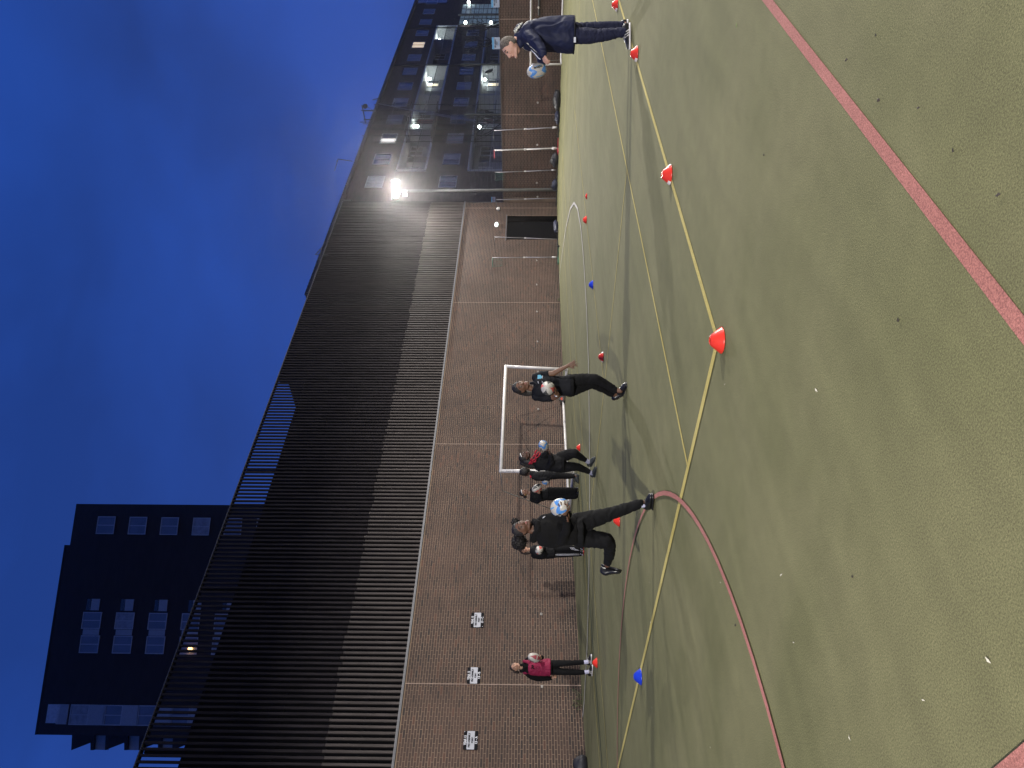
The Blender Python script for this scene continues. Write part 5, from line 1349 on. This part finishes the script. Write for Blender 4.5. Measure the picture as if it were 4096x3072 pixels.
c_ = MB().loft(p.sec(tor)); c_.chain(p.ch(aL)).chain(p.ch(aR)); remesh(c_, 'tracksuit_top', M_blk, p.t, .012, 5, fold=.007, fscale=9)
MB().tube([p.P(632, 577, -.13), p.P(648, 562, -.13)], .007, 6).build('white_chest_mark', M_wp, p.t)
tr = MB().chain(p.ch(lL)).chain(p.ch(lR)); remesh(tr, 'tracksuit_bottoms', M_leg, p.t, .012, 5, fold=.006, fscale=8, foldy=1.6)
shoe(p, p.P(1132, 600, .1), p.P(1140, 556, -.14), Z0, M_shb, M_shb, .045, .08, .022); shoe(p, p.P(1140, 656, .1), p.P(1148, 610, -.14), Z0, M_shb, M_shb, .045, .08, .022)
ball(p.P(684, 560, -.30), Z0*.8-R0*.5-F0*.4, 'red', 'white rugby ball with red and black panels held up by the player in the headband', .9)

# ================= player behind the striding one
w = wof(K3, (1205, 1270)); p = Person(K3, w, 'player in black with white striped trousers half hidden behind the striding player', (1205, 1275))
tor = [(880, 1268, 66, .14), (800, 1270, 68, .13), (720, 1270, 70, .13), (665, 1268, 64, .12), (630, 1250, 42, .09), (608, 1242, 26, .07)]
aR = [(648, 1308, 28, -.02), (735, 1322, 27, -.05), (775, 1290, 22, -.16), (745, 1262, 16, -.24)]; aL = [(650, 1220, 26, 0), (730, 1205, 24, -.06), (765, 1225, 20, -.16), (740, 1235, 15, -.24)]
lR = [(880, 1288, 40, 0), (1000, 1288, 35, 0), (1160, 1284, 30, 0)]; lL = [(880, 1235, 40, 0), (1000, 1228, 35, -.03), (1150, 1226, 30, 0)]
p.body.loft(p.sec(tor, k=.78)); p.body.chain(p.ch([(620, 1240, 19), (565, 1238, 18)]))
for a in (aL, aR, lL, lR): p.body.chain(p.ch(a), SH)
p.body.chain(p.ch([(1150, 1284, 18), (1180, 1280, 17)])).chain(p.ch([(1140, 1226, 18), (1175, 1225, 17)]))
head(p, (488, 1232), (588, 1242), 10, 0, 0)
hand(p.body, p.P(742, 1262, -.25), Z0*.8-F0*.4, F0*.3+R0*.6, .88, .4, 1); hand(p.body, p.P(738, 1232, -.25), Z0*.8-F0*.4, F0*.3-R0*.6, .88, .4, -1)
remesh(p.body, 'body', SK4, p.t, .0075, 3); p.feat()
hair_cap(p, mat('dark brown hair', (.02, .011, .009), .6, bump=.6, bscale=150), low=-.0, front=.07, grow=.010, rough=.005, extra=lambda mb: mb.chain(p.ch([(520, 1270, 18, .03), (560, 1282, 16, .03), (600, 1280, 10, .03)])))
c_ = MB().loft(p.sec(tor)); c_.chain(p.ch(aL)).chain(p.ch(aR)); remesh(c_, 'sweatshirt', M_blk, p.t, .012, 5, fold=.007, fscale=9)
tr = MB().chain(p.ch(lL)).chain(p.ch(lR)); o = remesh(tr, 'striped_trousers', M_leg, p.t, .012, 5, fold=.004, fscale=8)
for k in range(3):
    MB().tube([p.P(875, 1292+7*k, -.092+.006*k), p.P(1000, 1290+7*k, -.085+.006*k), p.P(1155, 1288+6*k, -.07+.006*k)], .0045, 5).build('white_stripe', M_wp, o, True)
for k in range(3):
    MB().tube([p.P(1050+16*k, 1215, -.085), p.P(1068+22*k, 1235, -.095), p.P(1100+20*k, 1246, -.09), p.P(1140+8*k, 1250, -.07)], .0045, 5).build('white_stripe', M_wp, o, True)
shoe(p, p.P(1200, 1292, .08), p.P(1206, 1258, -.16), Z0, M_shb, mat('red sole', (.3, .03, .03), .5), .045, .085, .022, M_sock); shoe(p, p.P(1200, 1228, .08), p.P(1206, 1205, -.16), Z0, M_shb, mat('red sole', (.3, .03, .03)), .045, .085, .022, M_sock)
ball(p.P(710, 1246, -.29), -F0+Z0*.1, 'red', 'small looking rugby ball with black bands held at chest height behind the afro puff', 1.9)

# ================= player in the magenta bib
w = wof(K4, (2062, 900)); p = Person(K4, w, 'player in a magenta bib over a black hoodie standing by the wall', (2060, 920))
tor = [(1110, 938, 145, .14), (1000, 940, 142, .13), (880, 940, 145, .135), (760, 935, 150, .14), (660, 928, 152, .14), (590, 922, 138, .12), (545, 925, 100, .10), (505, 930, 66, .07)]
aR = [(600, 1055, 72, 0), (700, 1125, 78, .02), (830, 1158, 84, .02), (960, 1165, 74, 0), (1070, 1178, 54, -.02), (1120, 1180, 44, -.03)]
aL = [(600, 790, 62, 0), (700, 745, 58, -.02), (850, 728, 54, -.06), (925, 722, 50, -.12), (905, 735, 38, -.20)]
lR = [(1110, 1012, 86, 0), (1250, 1018, 84, 0), (1400, 1032, 72, -.02), (1500, 1040, 66, -.02), (1700, 1048, 58, 0), (1850, 1045, 52, .02)]
lL = [(1110, 868, 86, 0), (1250, 858, 80, 0), (1400, 848, 68, -.02), (1500, 842, 62, -.02), (1700, 832, 54, 0), (1840, 824, 48, .02)]
p.body.loft(p.sec(tor, k=.78)); p.body.chain(p.ch([(500, 940, 48), (425, 932, 44)]))
for a in (aL, aR, lL, lR): p.body.chain(p.ch(a), SH)
p.body.chain(p.ch([(1840, 1045, 40, .02), (1960, 1035, 36, .02)])).chain(p.ch([(1830, 824, 38, .02), (1950, 820, 36, .02)]))
head(p, (222, 945), (448, 902), 32, 0, -.01)
hand(p.body, p.P(1125, 1178, -.03), p.P(1240, 1120, -.06)-p.P(1125, 1178, -.03), -R0*.5+F0*.3, .92, .6, 1, .1)
hand(p.body, p.P(905, 735, -.22), p.P(830, 722, -.30)-p.P(905, 735, -.2), R0*.2+F0*.6+Z0*.4, .92, .5, -1, .3)
remesh(p.body, 'body', SK4, p.t, .0075, 3); p.feat()
hair_cap(p, mat('dark brown hair', (.02, .011, .009)), low=.005, front=.080, grow=.005, rough=.002, extra=lambda mb: mb.chain(p.ch([(320, 1030, 36, .04), (400, 1050, 30, .05)])))
c_ = MB().loft(p.sec(tor)); c_.chain(p.ch(aL)).chain(p.ch(aR)); o = remesh(c_, 'hoodie', M_blk2, p.t, .011, 5, fold=.005, fscale=9)
MB().chain(p.ch([(470, 885, 32, -.06), (520, 880, 34, -.09), (560, 930, 34, -.11), (520, 1000, 38, -.07), (470, 1020, 36, .0), (460, 960, 34, .06), (465, 900, 30, .03)])).build('hood', M_blk2, o, True)
bb = MB().loft(p.sec([(1112, 938, 176, .165), (1000, 940, 170, .158), (880, 942, 164, .155), (760, 932, 162, .158), (680, 925, 160, .158), (628, 922, 150, .145)]))
bb.chain(p.ch([(640, 1020, 50, -.075), (560, 1050, 36, -.055), (535, 1050, 34, .0), (600, 1040, 40, .06)])).chain(p.ch([(640, 830, 50, -.075), (560, 806, 32, -.055), (530, 806, 30, .0), (600, 815, 36, .06)]))
remesh(bb, 'bib', cloth('magenta bib', (.20, .012, .045), .65), p.t, .009, 4, fold=.007, fscale=11, foldy=.7)
bn = MB()
for k, (x, y) in enumerate(((720, 900), (730, 920), (726, 945), (742, 962))): bn.obox(p.P(x, y, -.168), R0*.008, Z0*.016, F0*.002)
bn.obox(p.P(700, 930, -.167), R0*.045, Z0*.004, F0*.002).build('bib_print', M_ink, p.t)
tr = MB().chain(p.ch(lL)).chain(p.ch(lR)).loft(p.sec([(1150, 940, 150, .13), (1080, 938, 146, .135)])); remesh(tr, 'leggings', M_leg, p.t, .011, 5, fold=.003, fscale=9)
for a in ([(1858, 1044, 46, .02), (1950, 1036, 40, .02)], [(1848, 823, 44, .02), (1940, 820, 40, .02)]): MB().chain(p.ch(a)).build('sock', M_sock, p.t, True)
shoe(p, p.P(2048, 1110, .10), p.P(2062, 890, -.06), Z0, M_shb, M_shw, .046, .085, .026, M_shw); shoe(p, p.P(2030, 870, .10), p.P(2036, 660, -.04), Z0, M_shb, M_shw, .046, .085, .026, M_shw)
ball(p.P(755, 722, -.30), Z0*.9+R0*.45-F0*.6, 'maroon', 'white rugby ball with maroon stripes on the palm of the magenta bib player', .6)

# ------------------------------------------------------------------ thin haze box added to give the lamps a halo
hz = MB().box((-95, -32, -1), (45, 112, 46)).build('haze', None)
hm = bpy.data.materials.new('haze'); hm.use_nodes = True; hm.node_tree.nodes.clear()
_o = hm.node_tree.nodes.new('ShaderNodeOutputMaterial'); _p = hm.node_tree.nodes.new('ShaderNodeVolumePrincipled')
_p.inputs['Density'].default_value = .00042; _p.inputs['Anisotropy'].default_value = .90; _p.inputs['Color'].default_value = (.92, .90, .96, 1)
hm.node_tree.links.new(_p.outputs[0], _o.inputs['Volume']); hz.data.materials.append(hm); hz['kind'] = 'stuff'
